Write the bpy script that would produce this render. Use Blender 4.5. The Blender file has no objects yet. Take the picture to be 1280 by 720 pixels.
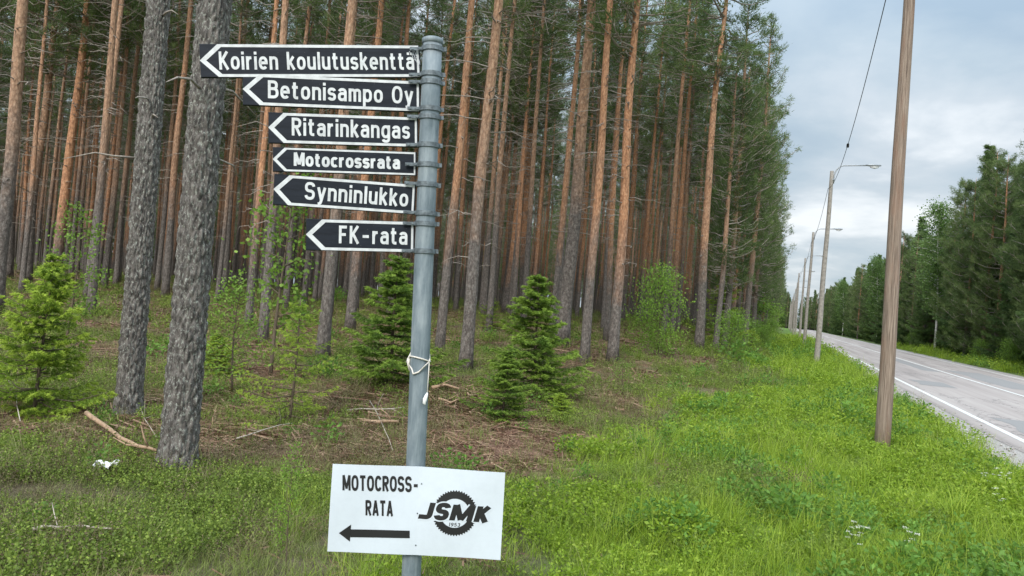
import bpy, math, random
import numpy as np
from mathutils import Vector, Matrix, noise as mnoise

# ------------------------------------------------------------------ camera
S = bpy.context.scene
C = S.collection
F = 924.0
PITCH, ROLL, EYE = math.radians(1.05), math.radians(4.7), 1.6
fw = Vector((0, math.cos(PITCH), math.sin(PITCH)))
u0 = Vector((0, -math.sin(PITCH), math.cos(PITCH)))
r0 = Vector((1, 0, 0))
RT = r0 * math.cos(ROLL) + u0 * math.sin(ROLL)
UP = u0 * math.cos(ROLL) - r0 * math.sin(ROLL)
EYEP = Vector((0, 0, EYE))
cam = bpy.data.cameras.new('camera')
cam.sensor_width = 36
cam.lens = 36 * F / 1280
cam.clip_start = 0.05
cam.clip_end = 6000
co = bpy.data.objects.new('camera', cam)
C.objects.link(co)
m = Matrix((RT, UP, -fw)).transposed().to_4x4()
m.translation = EYEP
co.matrix_world = m
S.camera = co
S.render.resolution_x, S.render.resolution_y = 1024, 576

# ------------------------------------------------------------------ world, sun, exposure
SKY = 0.485
SUN_EL, SUN_AZ = math.radians(34), math.radians(200)
w = bpy.data.worlds.new('World')
S.world = w
w.use_nodes = True
nt = w.node_tree
nt.nodes.clear()
N = lambda t, **k: nt.nodes.new(t)
out = N('ShaderNodeOutputWorld'); bg = N('ShaderNodeBackground')
sky = N('ShaderNodeTexSky'); sky.sky_type = 'NISHITA'; sky.sun_disc = False
sky.sun_elevation = SUN_EL; sky.sun_rotation = SUN_AZ
sc = N('ShaderNodeVectorMath'); sc.operation = 'SCALE'; sc.inputs[3].default_value = 0.10
nt.links.new(sky.outputs[0], sc.inputs[0])
tc = N('ShaderNodeTexCoord'); sep = N('ShaderNodeSeparateXYZ'); nt.links.new(tc.outputs['Generated'], sep.inputs[0])
ad = N('ShaderNodeMath'); ad.operation = 'ABSOLUTE'; nt.links.new(sep.outputs[2], ad.inputs[0])
ad2 = N('ShaderNodeMath'); ad2.operation = 'ADD'; ad2.inputs[1].default_value = 0.22; nt.links.new(ad.outputs[0], ad2.inputs[0])
dx = N('ShaderNodeMath'); dx.operation = 'DIVIDE'; nt.links.new(sep.outputs[0], dx.inputs[0]); nt.links.new(ad2.outputs[0], dx.inputs[1])
dy = N('ShaderNodeMath'); dy.operation = 'DIVIDE'; nt.links.new(sep.outputs[1], dy.inputs[0]); nt.links.new(ad2.outputs[0], dy.inputs[1])
cb = N('ShaderNodeCombineXYZ'); nt.links.new(dx.outputs[0], cb.inputs[0]); nt.links.new(dy.outputs[0], cb.inputs[1])
n1 = N('ShaderNodeTexNoise'); n1.inputs['Scale'].default_value = 1.25; n1.inputs['Detail'].default_value = 7; n1.inputs['Roughness'].default_value = 0.52; n1.inputs['Distortion'].default_value = 0.3
nt.links.new(cb.outputs[0], n1.inputs['Vector'])
cr = N('ShaderNodeValToRGB'); nt.links.new(n1.outputs[0], cr.inputs[0])
e = cr.color_ramp.elements
e[0].position = 0.34; e[0].color = (0.33, 0.43, 0.53, 1)
e[1].position = 0.66; e[1].color = (0.88, 0.91, 0.93, 1)
q = e.new(0.47); q.color = (0.44, 0.53, 0.605, 1)
q = e.new(0.56); q.color = (0.57, 0.635, 0.69, 1)
mx = N('ShaderNodeMix'); mx.data_type = 'RGBA'; mx.inputs[0].default_value = 0.9
nt.links.new(sc.outputs[0], mx.inputs[6]); nt.links.new(cr.outputs[0], mx.inputs[7])
nt.links.new(mx.outputs[2], bg.inputs[0])
# an overcast sky is brighter overhead than at the horizon
el2 = N('ShaderNodeMath'); el2.operation = 'MULTIPLY'; el2.operation = 'POWER'; nt.links.new(ad.outputs[0], el2.inputs[0]); el2.inputs[1].default_value = 2.6
el3 = N('ShaderNodeMath'); el3.operation = 'MULTIPLY_ADD'; nt.links.new(el2.outputs[0], el3.inputs[0]); el3.inputs[1].default_value = 1.9; el3.inputs[2].default_value = SKY
nt.links.new(el3.outputs[0], bg.inputs[1])
nt.links.new(bg.outputs[0], out.inputs[0])
sun = bpy.data.lights.new('sun', 'SUN'); sun.energy = 1.5; sun.angle = math.radians(25); sun.color = (1, 0.96, 0.9)
so = bpy.data.objects.new('sun', sun); C.objects.link(so)
sd = Vector((math.sin(SUN_AZ) * math.cos(SUN_EL), math.cos(SUN_AZ) * math.cos(SUN_EL), math.sin(SUN_EL)))
so.rotation_euler = sd.to_track_quat('Z', 'Y').to_euler()
S.view_settings.view_transform = 'Standard'; S.view_settings.look = 'None'
S.view_settings.exposure = 1.22; S.view_settings.gamma = 1

# ------------------------------------------------------------------ helpers
rng = np.random.default_rng(11)
random.seed(5)

def ray(px, py):
    return (fw + RT * ((px - 640) / F) + UP * ((360 - py) / F))

vd = ray(981, 405)
AZ = math.atan2(vd.x, vd.y)
sA, cA = math.sin(AZ), math.cos(AZ)
def st(x, y): return x * sA + y * cA, x * cA - y * sA
def xy(s, t): return s * sA + t * cA, s * cA - t * sA
def sm(a, b, v):
    k = np.clip((np.asarray(v, float) - a) / (b - a), 0, 1)
    return k * k * (3 - 2 * k)

LAT = np.random.default_rng(3).random((257, 257))
def vn(x, y, f, seed=0):
    x = np.asarray(x, float) * f + seed * 17.31; y = np.asarray(y, float) * f + seed * 7.77
    xi, yi = np.floor(x).astype(int), np.floor(y).astype(int)
    a, b = x - xi, y - yi
    a = a * a * (3 - 2 * a); b = b * b * (3 - 2 * b)
    g = lambda i, j: LAT[i % 256, j % 256]
    return (g(xi, yi) * (1 - a) + g(xi + 1, yi) * a) * (1 - b) + (g(xi, yi + 1) * (1 - a) + g(xi + 1, yi + 1) * a) * b
def fbm(x, y, f, seed=0):
    return (vn(x, y, f, seed) + .5 * vn(x, y, 2 * f, seed + 1) + .25 * vn(x, y, 4.1 * f, seed + 2)) / 1.75

def height(x, y):
    s, t = st(np.asarray(x, float), np.asarray(y, float))
    off = sm(2.6, 0.6, t)
    h = 1.0 * sm(10, 38, y) * sm(-.2, -5.5, t)
    h = h + off * (0.22 * (fbm(x, y, .45, 4) - .5) + .10 * (fbm(x, y, 1.9, 9) - .5))
    h = h + .28 * np.exp(-(((x + 1.3) / 1.7) ** 2 + ((y - 10.6) / 1.2) ** 2)) * off
    return h
def hz(x, y): return float(height(x, y))
def ground(px, py):
    """point where the sight line through a pixel of the photograph meets the terrain"""
    d = ray(px, py); k = 2.0
    while k < 400:
        p = EYEP + d * k
        if p.z <= hz(p.x, p.y): break
        k += 0.05
    return p.x, p.y, k

def new(name, mesh, parent=None, label=None, cat=None, group=None, kind=None, loc=None, rot=None, scale=None):
    o = bpy.data.objects.new(name, mesh)
    C.objects.link(o)
    if parent: o.parent = parent
    if label: o['label'] = label
    if cat: o['category'] = cat
    if group: o['group'] = group
    if kind: o['kind'] = kind
    if loc is not None: o.location = loc
    if rot is not None: o.rotation_euler = rot
    if scale is not None: o.scale = (scale,) * 3 if isinstance(scale, (int, float)) else scale
    return o

class Acc:
    def __init__(s): s.v = []; s.f = []; s.n = 0
    def add(s, v, f):
        s.v.append(np.asarray(v, float)); s.f += [tuple(int(i) + s.n for i in q) for q in f]; s.n += len(v)
    def tube(s, pts, rad, k=5, cap=True):
        pts = [Vector(p) for p in pts]; vs = []
        for i, p in enumerate(pts):
            d = (pts[min(i + 1, len(pts) - 1)] - pts[max(i - 1, 0)])
            d = d.normalized() if d.length else Vector((0, 0, 1))
            a = d.cross(Vector((0, 1, 0)) if abs(d.z) > .7 else Vector((0, 0, 1))).normalized(); b = d.cross(a)
            r = rad[i] if hasattr(rad, '__len__') else rad
            for j in range(k):
                an = 2 * math.pi * j / k
                vs.append(p + (a * math.cos(an) + b * math.sin(an)) * r)
        fs = [(i * k + j, i * k + (j + 1) % k, (i + 1) * k + (j + 1) % k, (i + 1) * k + j) for i in range(len(pts) - 1) for j in range(k)]
        if cap:
            fs.append(tuple(range(k))[::-1]); fs.append(tuple((len(pts) - 1) * k + j for j in range(k)))
        s.add(np.array([tuple(v) for v in vs]), fs)
    def box(s, c, d, mat=None):
        x, y, z = d[0] / 2, d[1] / 2, d[2] / 2
        v = [(sx * x, sy * y, sz * z) for sx in (-1, 1) for sy in (-1, 1) for sz in (-1, 1)]
        v = [(Vector(q) if mat is None else mat @ Vector(q)) + Vector(c) for q in v]
        s.add(np.array([tuple(q) for q in v]), [(0, 1, 3, 2), (4, 6, 7, 5), (0, 4, 5, 1), (2, 3, 7, 6), (0, 2, 6, 4), (1, 5, 7, 3)])
    def mesh(s, name, mat, smooth=True):
        me = bpy.data.meshes.new(name)
        v = np.concatenate(s.v)
        me.from_pydata([tuple(p) for p in v], [], s.f)
        me.materials.append(mat)
        if smooth: me.polygons.foreach_set('use_smooth', [True] * len(me.polygons))
        return me

def tri_mesh(name, T, mat, tint=None, quad=False):
    """T: (n,k,3) faces"""
    n, k = T.shape[:2]
    me = bpy.data.meshes.new(name)
    me.vertices.add(n * k); me.vertices.foreach_set('co', T.reshape(-1).astype(np.float32))
    me.loops.add(n * k); me.loops.foreach_set('vertex_index', np.arange(n * k, dtype=np.int32))
    me.polygons.add(n); me.polygons.foreach_set('loop_start', np.arange(0, n * k, k, dtype=np.int32))
    if tint is not None:
        a = me.attributes.new('tint', 'FLOAT', 'FACE'); a.data.foreach_set('value', tint.astype(np.float32))
    me.materials.append(mat)
    me.update()
    return me

def unit(v): return v / np.maximum(np.linalg.norm(v, axis=-1, keepdims=True), 1e-9)

def needles(cen, dr, n, L, W, spread=1.0, R=0.0, g=rng):
    """n needles at each centre, radiating around direction dr -> triangles, index of the centre"""
    idx = np.repeat(np.arange(len(cen)), n)
    c = cen[idx] + g.normal(0, 1, (len(idx), 3)) * R
    d = unit(dr[idx] + g.normal(0, spread, (len(idx), 3)))
    s = unit(np.cross(d, g.normal(0, 1, (len(idx), 3)))) * W * g.uniform(.6, 1.3, (len(idx), 1))
    l = L * g.uniform(.6, 1.2, (len(idx), 1))
    return np.stack([c - s, c + s, c + d * l], 1), idx

def leaves(cen, dr, L, W, g=rng):
    d = unit(dr + g.normal(0, .6, cen.shape))
    s = unit(np.cross(d, g.normal(0, 1, cen.shape))) * W * g.uniform(.7, 1.2, (len(cen), 1))
    l = L * g.uniform(.7, 1.2, (len(cen), 1))
    return np.stack([cen, cen + d * l * .5 + s, cen + d * l, cen + d * l * .5 - s], 1)

# ------------------------------------------------------------------ materials
def mat(name, rough=.8):
    m = bpy.data.materials.new(name); m.use_nodes = True
    b = m.node_tree.nodes['Principled BSDF']; b.inputs['Roughness'].default_value = rough
    return m, m.node_tree, b
def nd(t, ty, **ins):
    n = t.nodes.new(ty)
    for k, v in ins.items():
        if k in ('op',): n.operation = v
        else: n.inputs[k].default_value = v
    return n
def ramp(t, src, stops):
    r = t.nodes.new('ShaderNodeValToRGB'); t.links.new(src, r.inputs[0]); e = r.color_ramp.elements
    e[0].position, e[0].color = stops[0][0], (*stops[0][1], 1)
    e[1].position, e[1].color = stops[-1][0], (*stops[-1][1], 1)
    for p, c in stops[1:-1]:
        x = e.new(p); x.color = (*c, 1)
    return r.outputs[0]
def mixc(t, fac, a, b):
    m = t.nodes.new('ShaderNodeMix'); m.data_type = 'RGBA'
    for i, v in ((0, fac), (6, a), (7, b)):
        if hasattr(v, 'is_linked'): t.links.new(v, m.inputs[i])
        elif i == 0: m.inputs[0].default_value = v
        else: m.inputs[i].default_value = (*v, 1)
    return m.outputs[2]
def coords(t, scale=(1, 1, 1), kind='Object'):
    c = t.nodes.new('ShaderNodeTexCoord'); mp = t.nodes.new('ShaderNodeMapping'); mp.inputs['Scale'].default_value = scale
    t.links.new(c.outputs[kind], mp.inputs[0]); return mp.outputs[0]
def tex(t, vec, scale, detail=4, rough=.55, ty='ShaderNodeTexNoise', out=0):
    n = t.nodes.new(ty); n.inputs['Scale'].default_value = scale
    if ty == 'ShaderNodeTexNoise': n.inputs['Detail'].default_value = detail; n.inputs['Roughness'].default_value = rough
    t.links.new(vec, n.inputs['Vector']); return n.outputs[out]
def bump(t, b, h, strength=.5, dist=.01):
    n = t.nodes.new('ShaderNodeBump'); n.inputs['Strength'].default_value = strength; n.inputs['Distance'].default_value = dist
    t.links.new(h, n.inputs['Height']); t.links.new(n.outputs[0], b.inputs['Normal'])
def math_(t, op, a, b=0.0, c=None):
    n = t.nodes.new('ShaderNodeMath'); n.operation = op
    for i, v in enumerate((a, b) + ((c,) if c is not None else ())):
        if hasattr(v, 'is_linked'): t.links.new(v, n.inputs[i])
        else: n.inputs[i].default_value = v
    return n.outputs[0]

def plain(name, col, rough=.7, metal=0, var=.25, scale=30, bmp=0):
    m, t, b = mat(name, rough); b.inputs['Metallic'].default_value = metal
    v = coords(t); n = tex(t, v, scale, 5)
    t.links.new(ramp(t, n, [(.3, tuple(c * (1 - var) for c in col)), (.7, tuple(min(1, c * (1 + var)) for c in col))]), b.inputs['Base Color'])
    if bmp: bump(t, b, n, bmp, .003)
    return m

def foliage(name, dark, mid, light, trans=.3, rough=.6):
    """colours follow the per-face 'tint' (age of the leaf) plus a little variation per plant"""
    m, t, b = mat(name, rough)
    a = t.nodes.new('ShaderNodeAttribute'); a.attribute_name = 'tint'
    oi = t.nodes.new('ShaderNodeObjectInfo')
    v = math_(t, 'ADD', a.outputs['Fac'], math_(t, 'MULTIPLY', math_(t, 'SUBTRACT', oi.outputs['Random'], .5), .3))
    col = ramp(t, v, [(0, dark), (.5, mid), (1, light)])
    t.links.new(col, b.inputs['Base Color'])
    b.inputs['Specular IOR Level'].default_value = .25
    tr = t.nodes.new('ShaderNodeBsdfTranslucent'); t.links.new(col, tr.inputs[0])
    ms = t.nodes.new('ShaderNodeMixShader'); ms.inputs[0].default_value = trans
    o = [n for n in t.nodes if n.type == 'OUTPUT_MATERIAL'][0]
    t.links.new(b.outputs[0], ms.inputs[1]); t.links.new(tr.outputs[0], ms.inputs[2]); t.links.new(ms.outputs[0], o.inputs[0])
    return m

M = {}
M['pine_needle'] = foliage('pine_needle', (.06, .095, .035), (.115, .17, .058), (.20, .26, .09), .5)
M['spruce_needle'] = foliage('spruce_needle', (.04, .08, .026), (.085, .145, .042), (.16, .24, .06), .35)
M['young_spruce'] = foliage('young_spruce', (.08, .13, .02), (.20, .31, .04), (.44, .56, .08), .45)
M['dark_young_spruce'] = foliage('dark_young_spruce', (.045, .09, .02), (.12, .21, .035), (.28, .40, .065), .38)
M['leaf'] = foliage('leaf', (.10, .18, .03), (.20, .34, .05), (.32, .48, .09), .45, .5)
M['birch_leaf'] = foliage('birch_leaf', (.07, .13, .035), (.13, .22, .06), (.21, .32, .10), .4, .5)
M['grass'] = foliage('grass', (.095, .15, .016), (.215, .335, .028), (.38, .48, .06), .42, .5)
M['dark_weed'] = foliage('dark_weed', (.06, .12, .02), (.12, .24, .04), (.20, .36, .06), .35)
M['seed_stalk'] = foliage('seed_stalk', (.16, .17, .07), (.28, .27, .12), (.40, .36, .20), .3)
M['dry_grass'] = foliage('dry_grass', (.12, .12, .05), (.22, .22, .08), (.34, .32, .16), .3)
M['wood_grass'] = foliage('wood_grass', (.09, .11, .03), (.17, .22, .05), (.30, .33, .11), .35)
M['bilberry'] = foliage('bilberry', (.08, .12, .024), (.175, .25, .045), (.33, .42, .08), .38)
M['heather'] = foliage('heather', (.075, .055, .036), (.14, .112, .062), (.22, .19, .10), .2)
M['litter'] = foliage('litter', (.09, .045, .028), (.19, .105, .065), (.33, .23, .15), .05)
M['flower'] = plain('flower', (.66, .67, .60), .6, var=.08)

def bark(name, orange=True, lichen=.35):
    m, t, b = mat(name, .9)
    v = coords(t, (1, 1, .28)); vo = tex(t, v, 26 if orange else 30, ty='ShaderNodeTexVoronoi')
    v2 = coords(t, (1, 1, .4)); n = tex(t, v2, 34, 6, .7); big = tex(t, coords(t, (1, 1, .5)), 4, 3)
    crack = ramp(t, vo, [(.25, (1, 1, 1)), (.75, (.28, .28, .28))])
    grey = ramp(t, n, [(.32, (.055, .042, .036)), (.52, (.15, .125, .11)), (.70, (.27, .245, .22))]) if orange else ramp(t, n, [(.36, (.04, .034, .031)), (.52, (.135, .12, .108)), (.68, (.25, .23, .21))])
    fl = tex(t, coords(t, (1, 1, .6)), 52, 6, .75)
    lm = math_(t, 'MULTIPLY', ramp(t, fl, [(.555, (0, 0, 0)), (.585, (1, 1, 1))]), lichen)
    col = mixc(t, lm, grey, (.36, .38, .33))
    if orange:
        og = ramp(t, n, [(.3, (.24, .105, .055)), (.5, (.48, .24, .125)), (.72, (.66, .40, .24))])
        og2 = ramp(t, n, [(.3, (.19, .115, .075)), (.5, (.38, .235, .15)), (.72, (.56, .41, .29))])
        oj = t.nodes.new('ShaderNodeObjectInfo'); pa = tex(t, coords(t, (1, 1, .5)), 1.3, 3)
        og = mixc(t, ramp(t, math_(t, 'ADD', oj.outputs['Random'], math_(t, 'MULTIPLY', pa, .8)), [(.75, (0, 0, 0)), (1.0, (.8, .8, .8))]), og, og2)
        c = t.nodes.new('ShaderNodeTexCoord'); sp = t.nodes.new('ShaderNodeSeparateXYZ'); t.links.new(c.outputs['Object'], sp.inputs[0])
        oi = t.nodes.new('ShaderNodeObjectInfo')
        k = math_(t, 'ADD', sp.outputs[2], math_(t, 'MULTIPLY', big, 3.2))
        k = math_(t, 'SUBTRACT', k, math_(t, 'MULTIPLY', oi.outputs['Random'], 2.6))
        k = math_(t, 'DIVIDE', math_(t, 'SUBTRACT', k, 2.6), 2.6)
        kk = t.nodes.new('ShaderNodeClamp'); t.links.new(k, kk.inputs[0])
        col = mixc(t, kk.outputs[0], col, og)
    mu = t.nodes.new('ShaderNodeMix'); mu.data_type = 'RGBA'; mu.blend_type = 'MULTIPLY'; mu.inputs[0].default_value = .5
    t.links.new(col, mu.inputs[6]); t.links.new(crack, mu.inputs[7])
    t.links.new(mu.outputs[2], b.inputs['Base Color'])
    bump(t, b, math_(t, 'ADD', vo, n), .8, .012)
    return m
M['bark'] = bark('pine_bark')
M['old_bark'] = bark('old_bark', False, .85)
M['deadwood'] = plain('deadwood', (.27, .235, .20), .9, var=.4)
M['stem'] = plain('stem', (.10, .075, .05), .9, var=.3)

def birch_bark():
    m, t, b = mat('birch_bark', .6)
    n = tex(t, coords(t, (2, 2, 9)), 3, 4, .6)
    t.links.new(ramp(t, n, [(.36, (.05, .045, .04)), (.43, (.62, .60, .56)), (.7, (.75, .73, .69))]), b.inputs['Base Color'])
    return m
M['birch_bark'] = birch_bark()

def ground_mat():
    m, t, b = mat('ground_soil', 1)
    v = coords(t); a = t.nodes.new('ShaderNodeAttribute'); a.attribute_name = 'verge'
    l = t.nodes.new('ShaderNodeAttribute'); l.attribute_name = 'litter'
    n = tex(t, v, 9, 8, .7); n2 = tex(t, v, 1.1, 5, .6)
    heath = ramp(t, n, [(.3, (.045, .032, .022)), (.5, (.10, .08, .045)), (.68, (.17, .14, .08))])
    moss = ramp(t, n, [(.3, (.04, .055, .015)), (.7, (.12, .16, .035))])
    mk = ramp(t, n2, [(.45, (0, 0, 0)), (.6, (1, 1, 1))])
    base = mixc(t, mk, heath, moss)
    lit = ramp(t, n, [(.3, (.075, .038, .026)), (.5, (.19, .105, .068)), (.7, (.32, .20, .14))])
    base = mixc(t, l.outputs['Fac'], base, lit)
    gr = ramp(t, n, [(.3, (.045, .085, .012)), (.5, (.085, .16, .02)), (.7, (.16, .27, .035))])
    t.links.new(mixc(t, a.outputs['Fac'], base, gr), b.inputs['Base Color'])
    bump(t, b, n, .9, .04)
    return m
M['ground'] = ground_mat()

def asphalt(worn):
    m, t, b = mat('asphalt', .85)
    v = coords(t); n = tex(t, v, 120, 3, .7)
    # long streaks along the road (road axis = local Y)
    st_ = tex(t, coords(t, (1.6, .05, 1)), 1.4, 5, .6); pa = tex(t, coords(t, (.5, .12, 1)), .9, 3)
    c = ramp(t, st_, [(.32, (.25, .215, .20)), (.5, (.35, .305, .285)), (.7, (.43, .385, .36))])
    c = mixc(t, math_(t, 'MULTIPLY', n, .4), c, (.19, .175, .17))
    vo = t.nodes.new('ShaderNodeTexVoronoi'); vo.feature = 'DISTANCE_TO_EDGE'; vo.inputs['Scale'].default_value = .45
    dist = nd(t, 'ShaderNodeMixRGB'); wob = tex(t, v, 1.4, 5, .7, out=1)
    va = t.nodes.new('ShaderNodeVectorMath'); va.operation = 'ADD'; t.links.new(coords(t, (1, .35, 1)), va.inputs[0]); t.links.new(wob, va.inputs[1])
    t.links.new(va.outputs[0], vo.inputs['Vector'])
    ck = ramp(t, vo.outputs[0], [(.0, (1, 1, 1)), (.012, (0, 0, 0))])
    c = mixc(t, math_(t, 'MULTIPLY', ck, .75), c, (.07, .066, .066))
    t.links.new(c, b.inputs['Base Color']); bump(t, b, n, .3, .004)
    t.nodes.remove(dist)
    return m
M['asphalt'] = asphalt(1)
M['patch'] = plain('asphalt_patch', (.235, .228, .225), .85, var=.15, scale=60, bmp=.3)
M['gravel'] = plain('gravel', (.30, .28, .26), .95, var=.45, scale=45, bmp=.8)
M['stone'] = plain('stone', (.34, .32, .30), .9, var=.2, scale=12)

def line_paint():
    m, t, b = mat('line_paint', .7)
    n = tex(t, coords(t, (1, .5, 1)), 14, 6, .75)
    t.links.new(ramp(t, n, [(.34, (.33, .31, .31)), (.46, (.62, .62, .60)), (1, (.72, .72, .70))]), b.inputs['Base Color'])
    return m
M['line'] = line_paint()

def galv():
    m, t, b = mat('galvanised_steel', .68); b.inputs['Metallic'].default_value = .15
    v = coords(t); vo = tex(t, coords(t, (1, 1, .35)), 18, 6, .65); n = tex(t, coords(t, (1, 1, .06)), 55, 5, .6)
    c = ramp(t, vo, [(.3, (.10, .135, .155)), (.5, (.16, .20, .225)), (.7, (.25, .29, .31))])
    c = mixc(t, math_(t, 'MULTIPLY', ramp(t, n, [(.5, (0, 0, 0)), (.7, (1, 1, 1))]), .45), c, (.34, .39, .41))
    t.links.new(c, b.inputs['Base Color']); bump(t, b, vo, .25, .002)
    return m
M['galv'] = galv()
M['clamp'] = plain('clamp_steel', (.13, .155, .17), .55, .4, .4, 60, .2)
def sign_black():
    m, t, b = mat('sign_black', .6); b.inputs['Specular IOR Level'].default_value = .2
    n = tex(t, coords(t, (2, 12, 1)), 3, 6, .7); n2 = tex(t, coords(t), 160, 2)
    c = ramp(t, n, [(.35, (.0065, .009, .014)), (.7, (.017, .022, .032))])
    t.links.new(mixc(t, ramp(t, n2, [(.74, (0, 0, 0)), (.78, (.5, .5, .5))]), c, (.25, .25, .24)), b.inputs['Base Color'])
    return m
M['black'] = sign_black()
def dirty_white(name, base, amount):
    m, t, b = mat(name, .45)
    n = tex(t, coords(t), 22, 6, .7)
    t.links.new(ramp(t, n, [(.3, tuple(c * (1 - amount) for c in base)), (.6, base)]), b.inputs['Base Color'])
    return m
M['white'] = dirty_white('sign_white', (.62, .64, .65), .3)
M['placard'] = dirty_white('placard_white', (.56, .615, .67), .05)
M['ink'] = plain('ink_black', (.012, .012, .013), .5, var=.1)
M['trim'] = plain('aluminium_edge', (.42, .44, .46), .4, .5, .2, 40)

def pole_wood():
    m, t, b = mat('pole_wood', .9)
    n = tex(t, coords(t, (1, 1, .035)), 60, 6, .7); n2 = tex(t, coords(t, (1, 1, .25)), 6, 4, .6)
    c = ramp(t, n, [(.32, (.07, .048, .036)), (.48, (.20, .15, .115)), (.68, (.34, .27, .215))])
    c = mixc(t, ramp(t, n2, [(.5, (0, 0, 0)), (.68, (.7, .7, .7))]), c, (.22, .13, .09))
    t.links.new(c, b.inputs['Base Color']); bump(t, b, n, .6, .01)
    return m
M['pole_wood'] = pole_wood()
M['grey_wood'] = plain('grey_wood', (.245, .225, .20), .9, var=.3, scale=9, bmp=.4)
M['lamp_metal'] = plain('lamp_metal', (.30, .32, .34), .5, .5, .1)
M['lamp_lens'] = plain('lamp_lens', (.55, .57, .58), .3, 0, .1)
M['cable'] = plain('cable', (.03, .03, .032), .6)
M['rope'] = plain('rope', (.62, .58, .52), .9, var=.2, scale=300)
M['stick'] = plain('stick_wood', (.33, .22, .14), .9, var=.35, scale=25, bmp=.5)
M['pale_stick'] = plain('pale_stick_wood', (.40, .35, .29), .9, var=.35, scale=25, bmp=.5)
M['paper'] = plain('paper', (.8, .8, .8), .8, var=.06)

# ------------------------------------------------------------------ terrain
def vegz(x, y):
    s, t = st(x, y)
    wob = (fbm(x, y, .55, 21) - .5) * 3.6
    verge = sm(-1.7, .3, t + wob * 1.1 - .04 * np.maximum(0, 8 - y))
    a = np.exp(-(((x + 2.0) / 3.2) ** 2 + ((y - 9.6) / 2.4) ** 2)) + .9 * np.exp(-(((x + .1) / 1.5) ** 2 + ((y - 8.0) / 1.1) ** 2)) \
        + .8 * np.exp(-(((x + 4.2) / 1.5) ** 2 + ((y - 7.0) / 1.0) ** 2)) + .6 * np.exp(-(((x - .2) / .8) ** 2 + ((y - 5.9) / .5) ** 2))
    lit = np.clip(a * 1.5 + .68 * sm(9, 14, y) * sm(-1, -3.5, t) + (fbm(x, y, .7, 31) - .5) * 1.5 - .05, 0, 1)
    lit = lit * (1 - verge)
    return s, t, verge, lit

def axis(fine0, fine1, step, lo, hi, gr=1.12):
    a = list(np.arange(fine0, fine1 + 1e-6, step)); d = step; v = fine1
    while v < hi: d *= gr; v += d; a.append(v)
    d = step; v = fine0; b = []
    while v > lo: d *= gr; v -= d; b.append(v)
    return np.array(b[::-1] + a)
sv = axis(-2, 34, .2, -60, 2600, 1.07); tv = axis(-13, 13, .2, -1800, 1800, 1.1)
SS, TT = np.meshgrid(sv, tv, indexing='ij')
XX, YY = xy(SS, TT); ZZ = height(XX, YY)
ns, ntt = SS.shape
me = bpy.data.meshes.new('ground')
ii = (np.arange(ns - 1)[:, None] * ntt + np.arange(ntt - 1)[None]).ravel()
fc = np.stack([ii, ii + ntt, ii + ntt + 1, ii + 1], 1)[:, ::-1]
me.from_pydata(np.stack([XX, YY, ZZ], -1).reshape(-1, 3).tolist(), [], fc.tolist())
_, _, vg, lt = vegz(XX.ravel(), YY.ravel())
vg = np.where(TT.ravel() > 2.4, .6, vg)
for nme, arr in (('verge', vg), ('litter', lt)):
    a = me.attributes.new(nme, 'FLOAT', 'POINT'); a.data.foreach_set('value', arr.astype(np.float32))
me.polygons.foreach_set('use_smooth', [True] * len(me.polygons)); me.materials.append(M['ground'])
new('ground', me, kind='structure')

# road: strips in a local frame whose Y axis runs along the road
road_rot = (0, 0, -AZ)
def strip(name, t0, t1, s0, s1, z, mt, n=60, jit=0, **k):
    sv_ = s0 + (s1 - s0) * np.linspace(0, 1, n) ** 1.6
    v = []; f = []
    for i, s_ in enumerate(sv_):
        j0 = jit * (vn(s_, 1, 1.3, 2) + .6 * vn(s_, 1, 6, 5) - .8) if jit else 0
        v += [(t0 + j0, s_, z), (t1, s_, z)]
        if i: f.append((2 * i - 2, 2 * i - 1, 2 * i + 1, 2 * i))
    me = bpy.data.meshes.new(name); me.from_pydata(v, [], f); me.materials.append(mt)
    return new(name, me, rot=road_rot, **k)
EL = st(*ground(1280, 553)[:2])[1]       # left edge line
CLN = st(*ground(1280, 496)[:2])[1]      # centre line
RW = 2 * CLN - EL
strip('road_shoulder', EL - 1.35, RW + .9, -40, 420, .006, M['gravel'], 900, .35, kind='structure')
strip('road', EL - .42, RW + .35, -40, 420, .012, M['asphalt'], 500, .10, kind='structure')
strip('edge_line', EL - .06, EL + .06, -40, 420, .016, M['line'], 60, kind='structure')
strip('edge_line', RW - .06, RW + .06, -40, 420, .016, M['line'], 60, kind='structure')
strip('centre_line', CLN - .06, CLN + .06, -40, 420, .016, M['line'], 60, kind='structure')
for i, (a, b, c, d) in enumerate([(EL + .35, EL + 2.2, 14.2, 18.0), (CLN + .5, CLN + 1.9, 30, 41), (EL + .5, EL + 1.5, 27, 29.5), (CLN - .9, CLN - .2, 38, 52)]):
    strip('road_patch', a, b, c, d, .0155, M['patch'], 12, .2, kind='structure')
# loose stones along the crumbling road edge: one mass
a = Acc(); g = np.random.default_rng(8)
for i in range(1500):
    s_ = 6 + 40 * g.random() ** 1.5; t_ = EL - 1.0 + abs(g.normal(0, .28)); r = g.uniform(.008, .03)
    X, Y = xy(s_, t_); an = g.random(3) * 3
    Rm = Matrix.Rotation(an[0], 3, 'X') @ Matrix.Rotation(an[1], 3, 'Z')
    a.box((X, Y, .012 + r * .4), (r * 1.5, r, r * .9), Rm)
new('roadside_gravel', a.mesh('roadside_gravel', M['stone'], False), label='loose grey stones along the crumbling near edge of the asphalt', cat='gravel', kind='stuff')

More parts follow.
